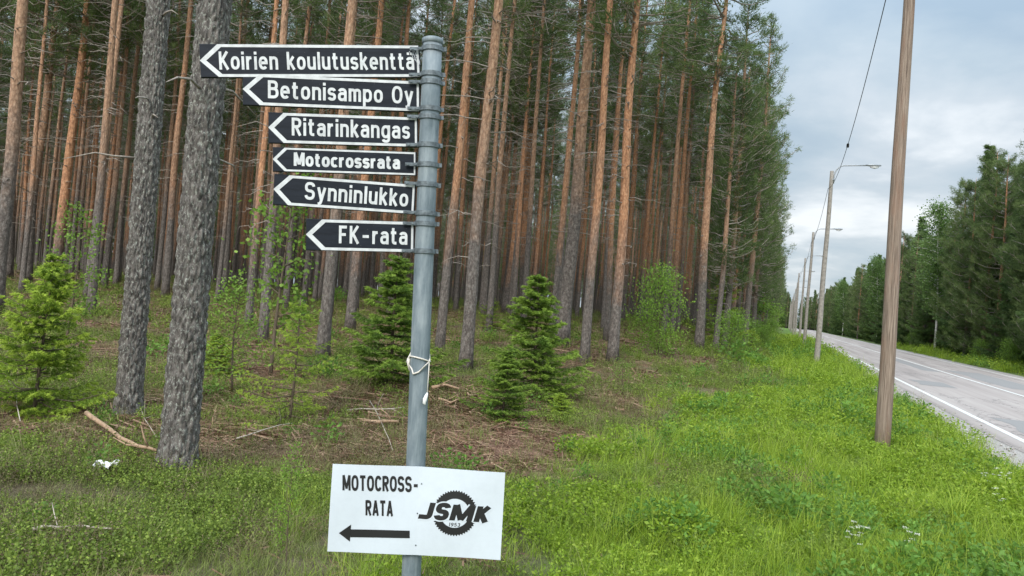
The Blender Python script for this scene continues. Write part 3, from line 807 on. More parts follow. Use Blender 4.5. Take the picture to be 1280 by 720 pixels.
def conifer(H, rad, seed, mt, zb=.04, whorl=.34, nb=8, nl=11, nn=7, NL=.10, NW=.016, tipl=.3, droop=.25, trunk_r=None, exp_=.85, clumpy=.25, stem='stem'):
    """spruce: whorls of flat sprays"""
    g = np.random.default_rng(seed)
    a = Acc(); r = trunk_r or H * .011
    zs = np.linspace(0, H, 14); ph = g.random() * 6
    pts = [(.01 * H * math.sin(z / H * 4 + ph), .01 * H * math.cos(z / H * 3 + ph), z - (.1 if z == 0 else 0)) for z in zs]
    a.tube(pts, [r * (1 - z / H) ** .8 + .004 for z in zs], 8); tm = a.mesh('trunk', M[stem])
    br = Acc(); cen = []; dr = []; tn = []
    z = H * zb + whorl * .3
    while z < H * .985:
        k = z / H; L0 = rad * ((1 - k) ** exp_) * (.75 + .25 * min(1, k * 6)) + .05 * rad
        for b_ in range(nb):
            if g.random() < .12: continue
            az = 6.283 * (b_ + g.random() * .9) / nb; L = L0 * g.uniform(1 - 2 * clumpy, 1 + clumpy); up = .35 * k + g.uniform(-.1, .1)
            o = at(pts, z + g.uniform(-.3, .3) * whorl); d = np.array([math.cos(az), math.sin(az), 0]); sd_ = np.array([-d[1], d[0], 0])
            fn = lambda f: o + d * L * f + np.array([0, 0, L * (up * f - droop * math.sin(f * 2.4) + .12 * f * f)])
            br.tube([fn(0), fn(.5), fn(1)], [.012 * L + .003, .007 * L + .002, .002], 3, False)
            bt = g.uniform(.2, .6)
            n_ = max(3, int(nl * L / rad) + 2)
            for j in range(n_):
                f = .12 + .88 * (j + g.random() * .6) / n_; p0 = fn(min(f, 1)); sg = 1 if j % 2 else -1
                ll = L * .42 * (1.12 - f) + .05 * rad
                dd = unit(d * .75 + sd_ * sg * g.uniform(.6, 1.1) + np.array([0, 0, -.18 + g.normal(0, .1)]))
                m_ = 4
                for e_ in range(m_):
                    ff = (e_ + .5) / m_; cen.append(p0 + dd * ll * ff); dr.append(dd); tn.append(bt + tipl * (f * .5 + ff * .5) * (1 if e_ == m_ - 1 or f > .8 else .5))
        z += whorl * (1 - .35 * k) * g.uniform(.85, 1.15)
    cen, dr, tn = np.array(cen), np.array(dr), np.array(tn)
    T, idx = needles(cen, dr, nn, NL, NW, .55, NL * .22, g)
    cm = tri_mesh('crown', T, mt, tn[idx] + g.normal(0, .06, len(idx)))
    return tm, br.mesh('limbs', M[stem]), cm, None

def leafy(H, rad, seed, nbr, nleaf, LL, mt, stemm, zb=.15, r=None, top=1.0, spread=.12):
    g = np.random.default_rng(seed); a = Acc(); r = r or .006 + H * .008
    zs = np.linspace(0, H, 12); ph = g.random() * 6
    pts = [(.03 * H * math.sin(z / H * 3 + ph) - .03 * H * math.sin(ph), .02 * H * (math.cos(z / H * 3 + ph) - math.cos(ph)), z) for z in zs]
    a.tube(pts, [r * (1 - .9 * z / H) for z in zs], 7); tm = a.mesh('trunk', stemm)
    br = Acc(); cen = []; dr = []
    for i in range(nbr):
        k = zb + (1 - zb) * (i + g.random()) / nbr; o = at(pts, k * H); az = g.random() * 6.283
        L = rad * (.35 + math.sin(3.14 * min(1, (k - zb) / (1 - zb) * .8 + .15))) * .75 * g.uniform(.6, 1.2)
        d = np.array([math.cos(az), math.sin(az), g.uniform(.3, .9)])
        fn = lambda f: o + d * L * f - np.array([0, 0, .35 * L * f * f])
        br.tube([fn(0), fn(.5), fn(1)], [r * .35, r * .22, r * .06], 3, False)
        m_ = max(3, int(nleaf / nbr))
        f = .2 + .8 * g.random(m_) ** .8
        c_ = np.array([fn(q) for q in f]) + g.normal(0, spread * rad, (m_, 3)); cen.append(c_); dr.append(np.tile(unit(d + np.array([0, 0, -.4])), (m_, 1)))
    cen, dr = np.concatenate(cen), np.concatenate(dr)
    T = leaves(cen, dr, LL, LL * .33, g)
    tint = .5 + g.normal(0, .2, len(T))
    return tm, br.mesh('limbs', stemm), tri_mesh('crown', T, mt, tint), None

PINES = [pine(17.5, .108, 100, .58, 1.45, 64, .8), pine(18.5, .118, 101, .60, 1.3, 70, .8), pine(16.5, .098, 102, .52, 1.45, 60, .8), pine(17.5, .104, 103, .58, 1.5, 60, .8), pine(18, .112, 104, .56, 1.3, 72, .8)]
EDGE = [pine(15.5, .15, 110, .26, 2.0, 40, .85, .06), pine(14.5, .14, 111, .18, 2.1, 34, .9, .05), pine(16, .15, 112, .34, 1.9, 46, .8, .08)]
DENSE = [pine(14.5, .13, 115, .05, 2.3, 10, 2.0, .04), pine(13.5, .12, 116, .07, 2.1, 10, 2.0, .04)]
SPRUCE = [conifer(15, 2.5, 120, M['spruce_needle'], .03, .42, 9, 13, 12, .17, .021, .35, .22, None, 1.05, .36), conifer(13.5, 2.2, 121, M['spruce_needle'], .03, .40, 8, 12, 12, .17, .021, .35, .3, None, 1.15, .38), conifer(11, 1.9, 122, M['spruce_needle'], .02, .36, 8, 12, 12, .16, .020, .35, .25, None, 1.1, .36)]
BIRCH = [leafy(14, 1.7, 130, 70, 9000, .19, M['birch_leaf'], M['birch_bark'], .32, .11, spread=.22), leafy(12.5, 1.5, 131, 60, 8000, .19, M['birch_leaf'], M['birch_bark'], .28, .10, spread=.22)]
YS = [conifer(1.9, .74, 140, M['young_spruce'], .02, .155, 8, 15, 14, .038, .0058, .8, .14, .018, .8, .34), conifer(2.1, .72, 141, M['dark_young_spruce'], .02, .14, 8, 15, 15, .038, .0064, .6, .16, .02, .85, .32),
      conifer(1.5, .62, 142, M['young_spruce'], .02, .16, 6, 11, 8, .030, .0036, .4, .12, .016, .8, .38), conifer(2.4, .9, 143, M['young_spruce'], .03, .2, 7, 12, 10, .05, .006, .65, .15, .02, .8, .34)]
SAP = [leafy(1.8, .42, 150, 26, 900, .052, M['leaf'], M['stem'], .2, spread=.16), leafy(1.5, .5, 151, 30, 1200, .048, M['leaf'], M['stem'], .1, spread=.18), leafy(2.4, .95, 152, 60, 4200, .075, M['leaf'], M['stem'], .05, spread=.2),
       leafy(2.2, .9, 153, 50, 3800, .072, M['leaf'], M['stem'], .05, spread=.2)]

def plant(kind, parts, x_, y_, sc_, rz, label, cat, group=None, lean=(0, 0), dz=0):
    r_ = new(kind, None, label=label, cat=cat, group=group, loc=(x_, y_, hz(x_, y_) + dz), rot=(lean[0], lean[1], rz), scale=sc_)
    tm, lm, cm, bm = parts
    t_ = new('trunk' if cat == 'tree' else 'stem', tm, r_); 
    new('limbs', lm, t_, kind='stuff')
    new('crown' if cat == 'tree' else 'foliage', cm, r_)
    if bm: new('dead_branches', bm, t_, kind='stuff')
    return r_

# two lichen-covered pines in the foreground: dense, displaced bark
def old_trunk(name, base, toppx, wpx, label, seed):
    x_, y_, kk = ground(*base); dep = kk
    r = wpx / 2 / F * dep
    B = Vector((x_, y_, hz(x_, y_))); T_ = P(toppx[0], toppx[1], dep * 1.0)
    ax_ = (T_ - B).normalized(); H = 17.0
    n, k = 520, 120; v = []
    for i in range(n + 1):
        z = -.12 + 7.6 * i / n
        rad = r * (1.08 - .028 * z) * (1 + .30 * math.exp(-max(z, 0) / .16))
        for j in range(k):
            an = 2 * math.pi * j / k; cx_, sy_ = math.cos(an), math.sin(an)
            lob = 1 + .025 * math.sin(an * 3 + seed + z * .8) + .10 * math.exp(-max(z, 0) / .16) * math.sin(an * 5 + seed)
            p = Vector((cx_ * r * 30, sy_ * r * 30, z * 8 + seed))
            d, _ = mnoise.voronoi(p)
            pl_ = min(1, (d[1] - d[0]) * 2.2)
            disp = .017 * (pl_ - .5) + .010 * mnoise.noise(p * 2.6) + .006 * mnoise.noise(Vector((cx_ * 3, sy_ * 3, z * 2)))
            rr_ = rad * lob + disp
            v.append((cx_ * rr_, sy_ * rr_, z))
    a = Acc()
    f = [(i * k + j, i * k + (j + 1) % k, (i + 1) * k + (j + 1) % k, (i + 1) * k + j) for i in range(n) for j in range(k)]
    a.add(np.array(v), f)
    root = new(name, None, label=label, cat='tree', loc=B)
    root.rotation_euler = Vector((0, 0, 1)).rotation_difference(ax_).to_euler()
    t_ = new('trunk', a.mesh('trunk', M['old_bark']), root)
    # upper stem joins the lower trunk at 7.4 m
    a = Acc(); zz = np.linspace(7.4, H, 12)
    a.tube([(0, 0, z) for z in zz], [r * (1.10 - .028 * 7.4) * max(.05, (1 - (z - 7.4) / (H - 7.4))) ** .7 for z in zz], 16)
    new('upper_stem', a.mesh('upper_stem', M['bark']), t_)
    cr_ = new('crown', PINES[seed % 5][2], root); new('limbs', PINES[seed % 5][1], cr_)
    g = np.random.default_rng(seed)
    for i in range(9):
        a = Acc()
        z = g.uniform(2.2, 7.5); an = g.random() * 6.28; L = g.uniform(.15, .7); d = np.array([math.cos(an), math.sin(an), 0])
        o = d * r * .9 + np.array([0, 0, z]); q = [o + d * L * f_ + np.array([0, 0, -.2 * L * f_ * f_]) + g.normal(0, .012, 3) for f_ in (0, .3, .6, 1)]
        a.tube(q, [.014, .011, .008, .003], 5)
        new('dead_branch', a.mesh('dead_branch', M['deadwood']), t_)
    return x_, y_
occ = []
occ.append(old_trunk('pine_tree', (222, 590), (268, 0), 39, 'thick grey lichen-flecked pine trunk directly left of the signs, nearest tree', 3))
occ.append(old_trunk('pine_tree', (159, 520), (199, 0), 27.5, 'grey lichen-flecked pine trunk, second nearest, just left of the nearest trunk', 6))

# individually placed pines: base pixel, x at the top edge of the picture, width
near = [(-6, 395, 12, 19, 'grey pine trunk cut by the left edge of the picture'),
        (8, 352, 33, 14, 'orange-topped pine trunk next to the left edge trunk'),
        (32, 356, 63, 15, 'pale orange pine trunk rising left of the bright young spruce'),
        (68, 362, 97, 14, 'pale orange pine trunk rising straight behind the bright young spruce'),
        (113, 396, 147, 11, 'slim orange pine trunk between the young spruce and the lichened trunks'),
        (130, 362, 155, 8, 'slim dark pine close behind the slim orange one left of the lichened trunks'),
        (206, 372, 236, 10, 'orange pine seen between the two lichened trunks'),
        (310, 410, 338, 10, 'pine trunk left of the leafy sapling behind the black signs'),
        (328, 430, 352, 13, 'grey-footed pine standing behind the leafy sapling under the second sign'),
        (403, 450, 430, 17, 'pine trunk directly behind the shortest sign, left of the dark spruce'),
        (437, 414, 470, 13, 'pine trunk behind the lettering of the fifth sign, further back'),
        (549, 442, 585, 13, 'slender orange pine just right of the metal signpost'),
        (581, 466, 625, 18, 'thick pine with grey foot between the signpost and the dark young spruce'),
        (632, 394, 664, 13, 'pink-orange pine directly behind the top of the dark young spruce'),
        (652, 392, 682, 11, 'second pink-orange pine behind the dark young spruce, its right neighbour'),
        (702, 434, 738, 19, 'broad pale orange pine just right of the dark young spruce'),
        (730, 455, 766, 13, 'leaning pine with smooth orange top and grey foot, right of the broad pale one'),
        (765, 455, 806, 15, 'pine with a long grey foot, third to the right of the dark young spruce'),
        (812, 396, 846, 10, 'orange pine behind the bright leafy bush'),
        (832, 392, 860, 10, 'orange pine rising from the right side of the bright leafy bush'),
        (873, 441, 914, 12.5, 'tall bare orange pine nearest the verge grass'),
        ]
g = random.Random(9)
ind = []
for i, (bx, by, tx, wd, lb) in enumerate(near):
    x_, y_, kk = ground(bx, by); occ.append((x_, y_))
    lean_px = math.atan2(tx - bx, by) - ROLL
    parts = PINES[i % 5]; h_ = [17.5, 18.5, 16.5, 17.5, 18][i % 5]; rr = [.108, .118, .098, .104, .112][i % 5]
    r = wd / 2 / F * kk * .86
    sxy = r / (rr * .93)
    o = plant('pine_tree', parts, x_, y_, (1, 1, 1), g.random() * 6.28, lb, 'tree')
    o.scale = (min(sxy, 2.0), min(sxy, 2.0), g.uniform(.95, 1.08))
    # lean in world about the view axis
    o.rotation_euler = (Matrix.Rotation(lean_px, 3, 'Y') @ Matrix.Rotation(g.random() * 6.28, 3, 'Z')).to_euler()

def region(px):
    for lim, s_ in ((150, 'far left behind the bright young spruce'), (260, 'behind the two lichened trunks'), (420, 'behind the left half of the black signs'), (530, 'behind the right half of the black signs'),
                    (640, 'between the signpost and the dark young spruce'), (760, 'right of the dark young spruce'), (860, 'behind the bright leafy bush'), (2000, 'by the road verge')):
        if px < lim: return s_
def project(x_, y_, z_):
    v = Vector((x_, y_, z_)) - EYEP; d = v.dot(fw)
    return 640 + F * v.dot(RT) / d, 360 - F * v.dot(UP) / d, d

# plantation rows
cand = []
G2 = np.random.default_rng(77)
for i in range(-68, 165):
    for j in range(0, 92):
        s_ = i * 2.15 + G2.normal(0, .45); t_ = -2.3 - j * 2.4 + G2.normal(0, .45); x_, y_ = xy(s_, t_)
        if y_ < 24: continue
        p = project(x_, y_, 1.3)
        if p[0] < -160 or p[0] > 1100: continue
        if t_ > -3.4 and p[2] < 26: continue
        if p[2] > (165 if t_ < -12 else 210): continue
        if min((x_ - a_) ** 2 + (y_ - b_) ** 2 for a_, b_ in occ) < 2.2: continue
        if G2.random() < (.14 if p[2] < 45 else .24 if p[2] < 75 else .40): continue
        cand.append((p[2], x_, y_, t_, p[0]))
cand.sort()
edge_c = [c for c in cand if c[3] > -4.2]; inner = [c for c in cand if c[3] <= -4.2]
def variant(c, i):
    if c[3] > -4.2: return EDGE[i % 3]
    return PINES[i % 5]
x_, y_, kk = ground(913, 431)
plant('pine_tree', EDGE[0], x_, y_, .9, 1, 'tall green pine with boughs nearly to the grass, right of the bare orange pine', 'tree')
NI = 185
sel = (edge_c[:55] + inner[:NI - 55]); rest = edge_c[55:] + inner[NI - 55:]
bins = {}
ORD = ['leftmost', 'second from left', 'third from left', 'fourth from left', 'fifth from left', 'sixth from left', 'seventh from left', 'eighth from left', 'ninth from left', 'tenth from left', 'eleventh from left', 'twelfth from left', 'thirteenth from left', 'fourteenth from left', 'fifteenth from left', 'sixteenth from left']
for i, c in enumerate(sel):
    dd = 'nearer' if c[0] < 38 else ('further' if c[0] < 60 else 'far')
    if c[3] > -4.2: lb = 'bushy-crowned pine in the outer row beside the verge, ' + ('nearer' if c[0] < 60 else 'far') + ' part'
    else: lb = 'slim %s plantation pine %s' % ({'nearer': 'front-row', 'further': 'middle-row', 'far': 'deep-row'}[dd], region(c[4]))
    bins.setdefault(lb, []).append(c[4])
    o = plant('pine_tree', variant(c, i), c[1], c[2], G2.uniform(*((.86, 1.08) if c[3] < -4.2 else (.66, 1.1))), G2.random() * 6.28, lb, 'tree', 'plantation pines', (G2.normal(0, .007), G2.normal(0, .007)))
    o['px'] = c[4]

def protos(name, lst):
    """prototype meshes kept outside the scene, drawn by one geometry-nodes object"""
    col = bpy.data.collections.new(name)
    for i, me in enumerate(lst):
        o = bpy.data.objects.new('%s_%03d' % (name, i), me); col.objects.link(o)
    return col
def joined(parts, name):
    """one mesh with the materials of trunk, limbs, crown"""
    import bmesh
    out = bpy.data.meshes.new(name); V = []; L = []; LS = []; MI = []; TI = []; off = 0; lo = 0; mats = []
    for me in parts:
        if me is None: continue
        nv, nl, npol = len(me.vertices), len(me.loops), len(me.polygons)
        v = np.empty(nv * 3, np.float32); me.vertices.foreach_get('co', v); V.append(v)
        l = np.empty(nl, np.int32); me.loops.foreach_get('vertex_index', l); L.append(l + off)
        s_ = np.empty(npol, np.int32); me.polygons.foreach_get('loop_start', s_); LS.append(s_ + lo)
        MI.append(np.full(npol, len(mats), np.int32)); mats.append(me.materials[0])
        tt = np.full(npol, .5, np.float32)
        if 'tint' in me.attributes: me.attributes['tint'].data.foreach_get('value', tt)
        TI.append(tt); off += nv; lo += nl
    V = np.concatenate(V); L = np.concatenate(L); LS = np.concatenate(LS)
    out.vertices.add(len(V) // 3); out.vertices.foreach_set('co', V)
    out.loops.add(len(L)); out.loops.foreach_set('vertex_index', L)
    out.polygons.add(len(LS)); out.polygons.foreach_set('loop_start', LS); out.polygons.foreach_set('material_index', np.concatenate(MI))
    a = out.attributes.new('tint', 'FLOAT', 'FACE'); a.data.foreach_set('value', np.concatenate(TI))
    for m_ in mats: out.materials.append(m_)
    out.update()
    return out
def scatter(name, pts, rot, scl, idx, col, label, cat):
    me = bpy.data.meshes.new(name); n = len(pts)
    me.vertices.add(n); me.vertices.foreach_set('co', np.asarray(pts, np.float32).ravel())
    a = me.attributes.new('rot', 'FLOAT_VECTOR', 'POINT'); a.data.foreach_set('vector', np.asarray(rot, np.float32).ravel())
    a = me.attributes.new('scl', 'FLOAT', 'POINT'); a.data.foreach_set('value', np.asarray(scl, np.float32))
    a = me.attributes.new('pick', 'INT', 'POINT'); a.data.foreach_set('value', np.asarray(idx, np.int32))
    o = new(name, me, label=label, cat=cat, kind='stuff')
    t = bpy.data.node_groups.new(name, 'GeometryNodeTree')
    t.interface.new_socket('Geometry', in_out='INPUT', socket_type='NodeSocketGeometry'); t.interface.new_socket('Geometry', in_out='OUTPUT', socket_type='NodeSocketGeometry')
    gi, go = t.nodes.new('NodeGroupInput'), t.nodes.new('NodeGroupOutput')
    ci = t.nodes.new('GeometryNodeCollectionInfo'); ci.inputs['Collection'].default_value = col; ci.inputs['Separate Children'].default_value = True; ci.inputs['Reset Children'].default_value = True
    ip = t.nodes.new('GeometryNodeInstanceOnPoints'); ip.inputs['Pick Instance'].default_value = True
    def at_(nm, ty):
        q = t.nodes.new('GeometryNodeInputNamedAttribute'); q.data_type = ty; q.inputs['Name'].default_value = nm; return q.outputs[0]
    t.links.new(gi.outputs[0], ip.inputs['Points']); t.links.new(ci.outputs[0], ip.inputs['Instance'])
    t.links.new(at_('pick', 'INT'), ip.inputs['Instance Index']); t.links.new(at_('rot', 'FLOAT_VECTOR'), ip.inputs['Rotation']); t.links.new(at_('scl', 'FLOAT'), ip.inputs['Scale'])
    t.links.new(ip.outputs[0], go.inputs[0])
    md = o.modifiers.new('scatter', 'NODES'); md.node_group = t
    return o

pc = protos('pine_prototypes', [joined(p, 'pine_prototype') for p in PINES + EDGE])
pts = []; rot = []; scl = []; idx = []
for i, c in enumerate(rest):
    young_ = c[0] > 75 and c[3] < -9 and i % 2          # lower, bushier growth deep inside the wood
    pts.append((c[1], c[2], hz(c[1], c[2]))); rot.append((0, 0, G2.random() * 6.28)); scl.append(G2.uniform(.5, .85) if young_ else G2.uniform(.86, 1.06)); idx.append(5 + i % 3 if young_ or c[3] > -4.2 else i % 5)
scatter('distant_pine_wood', pts, rot, scl, idx, pc, 'dense mass of pines deep in the plantation beyond the separate trunks', 'wood')

# right-hand wood
def roadside(px, tt):
    lo, hi = 20., 300.
    for _ in range(40):
        mid = (lo + hi) / 2
        if project(*xy(mid, tt), .3)[0] > px: lo = mid
        else: hi = mid
    return xy(lo, tt)
birch_at = [roadside(1168, RW + 2.7), roadside(1095, RW + 2.7), roadside(1053, RW + 2.6)]
right = []
for i in range(0, 95):
    for j in range(0, 5):
        s_ = 18 + i * 2.9 + G2.normal(0, .5); t_ = RW + 3.6 + j * 2.8 + G2.normal(0, .6); right.append((s_, t_, j))
right.sort()
sp_pts = ([], [], [], [])
cnt = 0
rc = protos('spruce_prototypes', [joined(p, 'spruce_prototype') for p in SPRUCE + DENSE])
bx1, bx2 = ground(1168, 443), ground(1095, 432)
for n_, (s_, t_, j) in enumerate(right):
    x_, y_ = xy(s_, t_); p = project(x_, y_, 5)
    if p[2] < 5 or p[0] > 1400 or p[0] < 900: continue
    if min((x_ - a_) ** 2 + (y_ - b_) ** 2 for a_, b_ in birch_at) < 2.9 ** 2 and j < 2: continue
    k = G2.random(); sc_ = G2.uniform(.82, 1.06) * (1.02 if s_ > 75 else 1.2)
    cls = 'spruce' if k < .38 else 'pine'
    if j < 3 and cnt < 165:
        cnt += 1
        dist = 'near the right picture edge' if p[0] > 1215 else ('left of the right-edge trees' if p[0] > 1150 else ('right of the nearest post' if p[0] > 1105 else 'toward the vanishing road'))
        row = ['front row', 'second row', 'third row'][j]
        pxl = p[0]
        if cls == 'spruce': o = plant('spruce_tree', SPRUCE[n_ % 3], x_, y_, sc_, G2.random() * 6.28, 'dense spruce across the road, %s, %s' % (row, dist), 'tree', 'dark conifers across the road')
        else: o = plant('pine_tree', DENSE[n_ % 2], x_, y_, sc_ * .95, G2.random() * 6.28, 'orange-stemmed pine across the road, %s, %s' % (row, dist), 'tree', 'dark pines across the road')
        o['px'] = pxl; bins.setdefault(o['label'], []).append(pxl)
    else:
        sp_pts[0].append((x_, y_, 0)); sp_pts[1].append((0, 0, G2.random() * 6.28)); sp_pts[2].append(sc_); sp_pts[3].append(n_ % 3 if cls == 'spruce' else 3 + n_ % 2)
# wood closing the far end of the road
for i in range(260):
    s_ = G2.uniform(300, 345); t_ = G2.uniform(-70, 130); x_, y_ = xy(s_, t_)
    sp_pts[0].append((x_, y_, hz(x_, y_))); sp_pts[1].append((0, 0, G2.random() * 6.28)); sp_pts[2].append(G2.uniform(.8, 1.15)); sp_pts[3].append(int(G2.integers(0, 5)))
scatter('distant_mixed_wood', *sp_pts, rc, 'dark conifer wood behind the front rows across the road and closing its far end', 'wood')
for o in list(C.objects):
    if 'px' in o:
        b_ = bins.get(o['label'])
        if b_ and len(b_) > 1:
            k_ = sorted(b_).index(o['px'])
            if k_ < len(ORD) and len(b_) <= len(ORD): o['label'] = o['label'] + ', ' + ORD[k_]
            else: o['label'] = o['label'] + ', ' + ('right' if k_ > len(b_) * .66 else 'middle' if k_ > len(b_) * .33 else 'left') + ' third'
        del o['px']
for px, lb, v_, sc_, tt in ((1168, 'pale green birch with white trunk across the road, right of the nearest lamp post', 0, .95, RW + 2.7), (1095, 'smaller white-trunked birch across the road, seen beside the nearest lamp post', 1, .98, RW + 2.7), (1053, 'thin far birch with white stem across the road, left of the nearest lamp post', 1, 1.0, RW + 2.6)):
    x_, y_ = roadside(px, tt)
    plant('birch_tree', BIRCH[v_], x_, y_, sc_, 1.0 + v_, lb, 'tree')
for i, px in enumerate((1262, 1225, 1140, 1075)):
    x_, y_ = roadside(px, RW + 2.3 + .2 * i); plant('bush', SAP[2 + i % 2], x_, y_, .7, i, 'low green bush at the far road edge, %s' % ['at the right picture edge', 'right of the larger birch', 'between the two birches', 'left of the smaller birch'][i], 'bush')

# ------------------------------------------------------------------ young trees
def young(kind, proto, H0, base, toppy, label, cat, wmul=1.0, rz=0):
    x_, y_, kk = ground(*base); h_ = (base[1] - toppy) / F * kk; s_ = h_ / H0
    o = plant(kind, proto, x_, y_, (s_ * wmul, s_ * wmul, s_), rz, label, cat)
    return o
young('young_spruce', YS[0], 1.9, (45, 522), 322, 'bright yellow-green young spruce at the left edge', 'young tree', 1.05)
young('young_spruce', YS[2], 1.5, (362, 532), 372, 'sparse olive young spruce below the black signs', 'young tree', 1.0, 1)
young('young_spruce', YS[1], 2.1, (487, 482), 318, 'green young spruce just left of the metal post', 'young tree', 1.4, 2)
young('young_spruce', YS[1], 2.1, (662, 502), 343, 'tallest dark green young spruce right of the signpost', 'young tree', 1.4, 4)
young('young_spruce', YS[1], 2.1, (628, 524), 438, 'small bushy spruce in front of the tall dark young spruce', 'young tree', 1.6, 5)
young('young_spruce', YS[0], 1.9, (700, 527), 492, 'knee-high yellow-green spruce right of the dark spruces', 'young tree', 2.0, 3)
young('young_spruce', YS[0], 1.9, (270, 470), 418, 'small yellow-green spruce right behind the nearest lichened trunk', 'young tree', 2.0, 2)
young('young_spruce', YS[3], 2.4, (900, 432), 335, 'light green young spruce behind the tall bare orange pine', 'young tree', 1.0, 1)
young('leafy_bush', SAP[2], 2.4, (822, 448), 342, 'bright green leafy bush in front of the pine rows', 'bush', .85)
young('leafy_bush', SAP[3], 2.2, (938, 426), 372, 'rounded green leafy bush at the forest edge beside the verge', 'bush', 1.5, 2)
young('leafy_bush', SAP[3], 2.2, (962, 418), 385, 'small far leafy bush where the forest edge meets the verge', 'bush', 1.5, 3)
young('birch_sapling', SAP[1], 1.5, (290, 490), 352, 'spreading leafy sapling between the nearest trunk and the sparse spruce', 'sapling', 1.0)
young('birch_sapling', SAP[0], 1.8, (338, 470), 215, 'tall thin leafy sapling behind the left ends of the signs', 'sapling', .9, 2)
young('birch_sapling', SAP[0], 1.8, (82, 430), 262, 'thin leafy sapling rising behind the bright young spruce', 'sapling', .85, 1)
young('birch_sapling', SAP[0], 1.8, (357, 716), 560, 'thin sapling with few leaves in the left foreground beside the placard', 'sapling', .5, 4)
young('birch_sapling', SAP[1], 1.5, (778, 492), 452, 'pale green sapling in the heath right of the dark spruces', 'sapling', 1.3, 1)
young('birch_sapling', SAP[1], 1.5, (925, 452), 425, 'tiny pale sapling on the heath in front of the edge pines', 'sapling', 1.6, 1)
young('young_spruce', YS[3], 2.4, (612, 412), 370, 'far little green spruce deep between the pine rows', 'young tree', 1.2, 1)

ge = random.Random(21)
for i, (s_, t_) in enumerate([(27, -1.5), (33, -1.2), (38, -1.6), (45, -1.1), (53, -1.4), (62, -1.2), (74, -1.3), (90, -1.2)]):
    x_, y_ = xy(s_, t_ + ge.uniform(-.3, .2)); k_ = ge.uniform(.45, .8)
    lb = ['nearest', 'second nearest', 'third nearest', 'fourth nearest', 'fifth nearest', 'sixth nearest', 'seventh nearest', 'farthest'][i] + ' of the eight low bushes lining the forest edge beside the verge'
    plant('edge_bush', [SAP[2], YS[3], SAP[3]][i % 3], x_, y_, (k_ * 1.2, k_ * 1.2, k_), ge.random() * 6, lb, 'bush', 'low bushes along the forest edge')
# ------------------------------------------------------------------ ground cover
def blade_tuft(n, H, W, spread, lean, seed, curve=.6, segs=3):
    g = np.random.default_rng(seed); Q = []; tn = []
    for i in range(n):
        o = np.array([*g.normal(0, spread, 2), -.02]); az = g.random() * 6.28; d = np.array([math.cos(az), math.sin(az), 0]); s_ = np.array([-d[1], d[0], 0])
        h = H * g.uniform(.45, 1.15); l_ = lean * g.uniform(.3, 1.3); t_ = g.uniform(.2, .85)
        P_ = [o + d * h * l_ * f ** (1 + curve) + np.array([0, 0, h * (f - .35 * l_ * f * f)]) for f in np.linspace(0, 1, segs + 1)]
        Wd = [W * (1 - .92 * f ** 1.5) * g.uniform(.8, 1.2) for f in np.linspace(0, 1, segs + 1)]
        for j in range(segs):
            Q.append([P_[j] - s_ * Wd[j], P_[j] + s_ * Wd[j], P_[j + 1] + s_ * Wd[j + 1], P_[j + 1] - s_ * Wd[j + 1]]); tn.append(t_ + .15 * j / segs)
    return np.array(Q), np.array(tn)
def grass_proto(i):
    n, H, W, sp, le = [(34, .15, .0022, .05, .6), (30, .20, .0024, .05, .8), (26, .11, .0027, .06, .6), (40, .30, .0025, .045, .8), (22, .17, .003, .07, .9)][i]
    Q, t = blade_tuft(n, H, W, sp, le, 200 + i); return tri_mesh('grass_tuft', Q, M['grass'], t)
def weed_proto(i):
    g = np.random.default_rng(300 + i); n = 60
    r = g.uniform(0, .10, n); a_ = g.random(n) * 6.28; cen = np.stack([r * np.cos(a_), r * np.sin(a_), g.uniform(.03, .16, n)], 1)
    dr = np.stack([np.cos(a_), np.sin(a_), np.full(n, .3)], 1); T = leaves(cen, dr, .032, .009, g)
    return tri_mesh('weed', T, M['grass'], .5 + g.normal(0, .2, n))
def shrub_proto(i, mt, n=90, H=.16, L=.018, W=.006, R=.10):
    g = np.random.default_rng(400 + i); cen = []; dr = []
    ns_ = 13
    for k in range(ns_):
        a_ = g.random() * 6.28; l_ = g.uniform(.2, .6); h = H * g.uniform(.6, 1.15); o = np.array([*g.normal(0, R * .5, 2), 0]); d = np.array([math.cos(a_) * l_, math.sin(a_) * l_, 1])
        for j in range(n // ns_): f = .15 + .85 * (j + g.random()) / (n // ns_); cen.append(o + d * h * f); dr.append(unit(np.array([*g.normal(0, 1, 2), .5])))
    T = leaves(np.array(cen), np.array(dr), L, W, g)
    return tri_mesh('shrub', T, mt, .5 + g.normal(0, .22, len(T)))
def litter_proto(i):
    g = np.random.default_rng(500 + i); n = 42
    c = np.stack([g.normal(0, .10, n), g.normal(0, .10, n), np.abs(g.normal(.004, .012, n))], 1); a_ = g.random(n) * 6.28
    d = np.stack([np.cos(a_), np.sin(a_), g.normal(0, .18, n)], 1); s_ = np.stack([-np.sin(a_), np.cos(a_), g.normal(0, .5, n)], 1)
    l = (g.random((n, 1)) ** 4) * .12 + .014; w_ = .0015 + .0035 * g.random((n, 1)) ** 2
    Q = np.stack([c - d * l - s_ * w_, c + d * l - s_ * w_, c + d * l + s_ * w_, c - d * l + s_ * w_], 1)
    return tri_mesh('litter', Q, M['litter'], np.clip(g.random(n), 0, 1))
gp = protos('grass_prototypes', [grass_proto(i) for i in range(5)])
Q, t = blade_tuft(22, .26, .0018, .05, .8, 260); dry = tri_mesh('dry_tuft', Q, M['dry_grass'], t)
wp = protos('weed_prototypes', [weed_proto(i) for i in range(4)])
bp_ = protos('bilberry_prototypes', [shrub_proto(i, M['bilberry'], 130, .13, .019, .0075, .13) for i in range(4)])
wgp = []
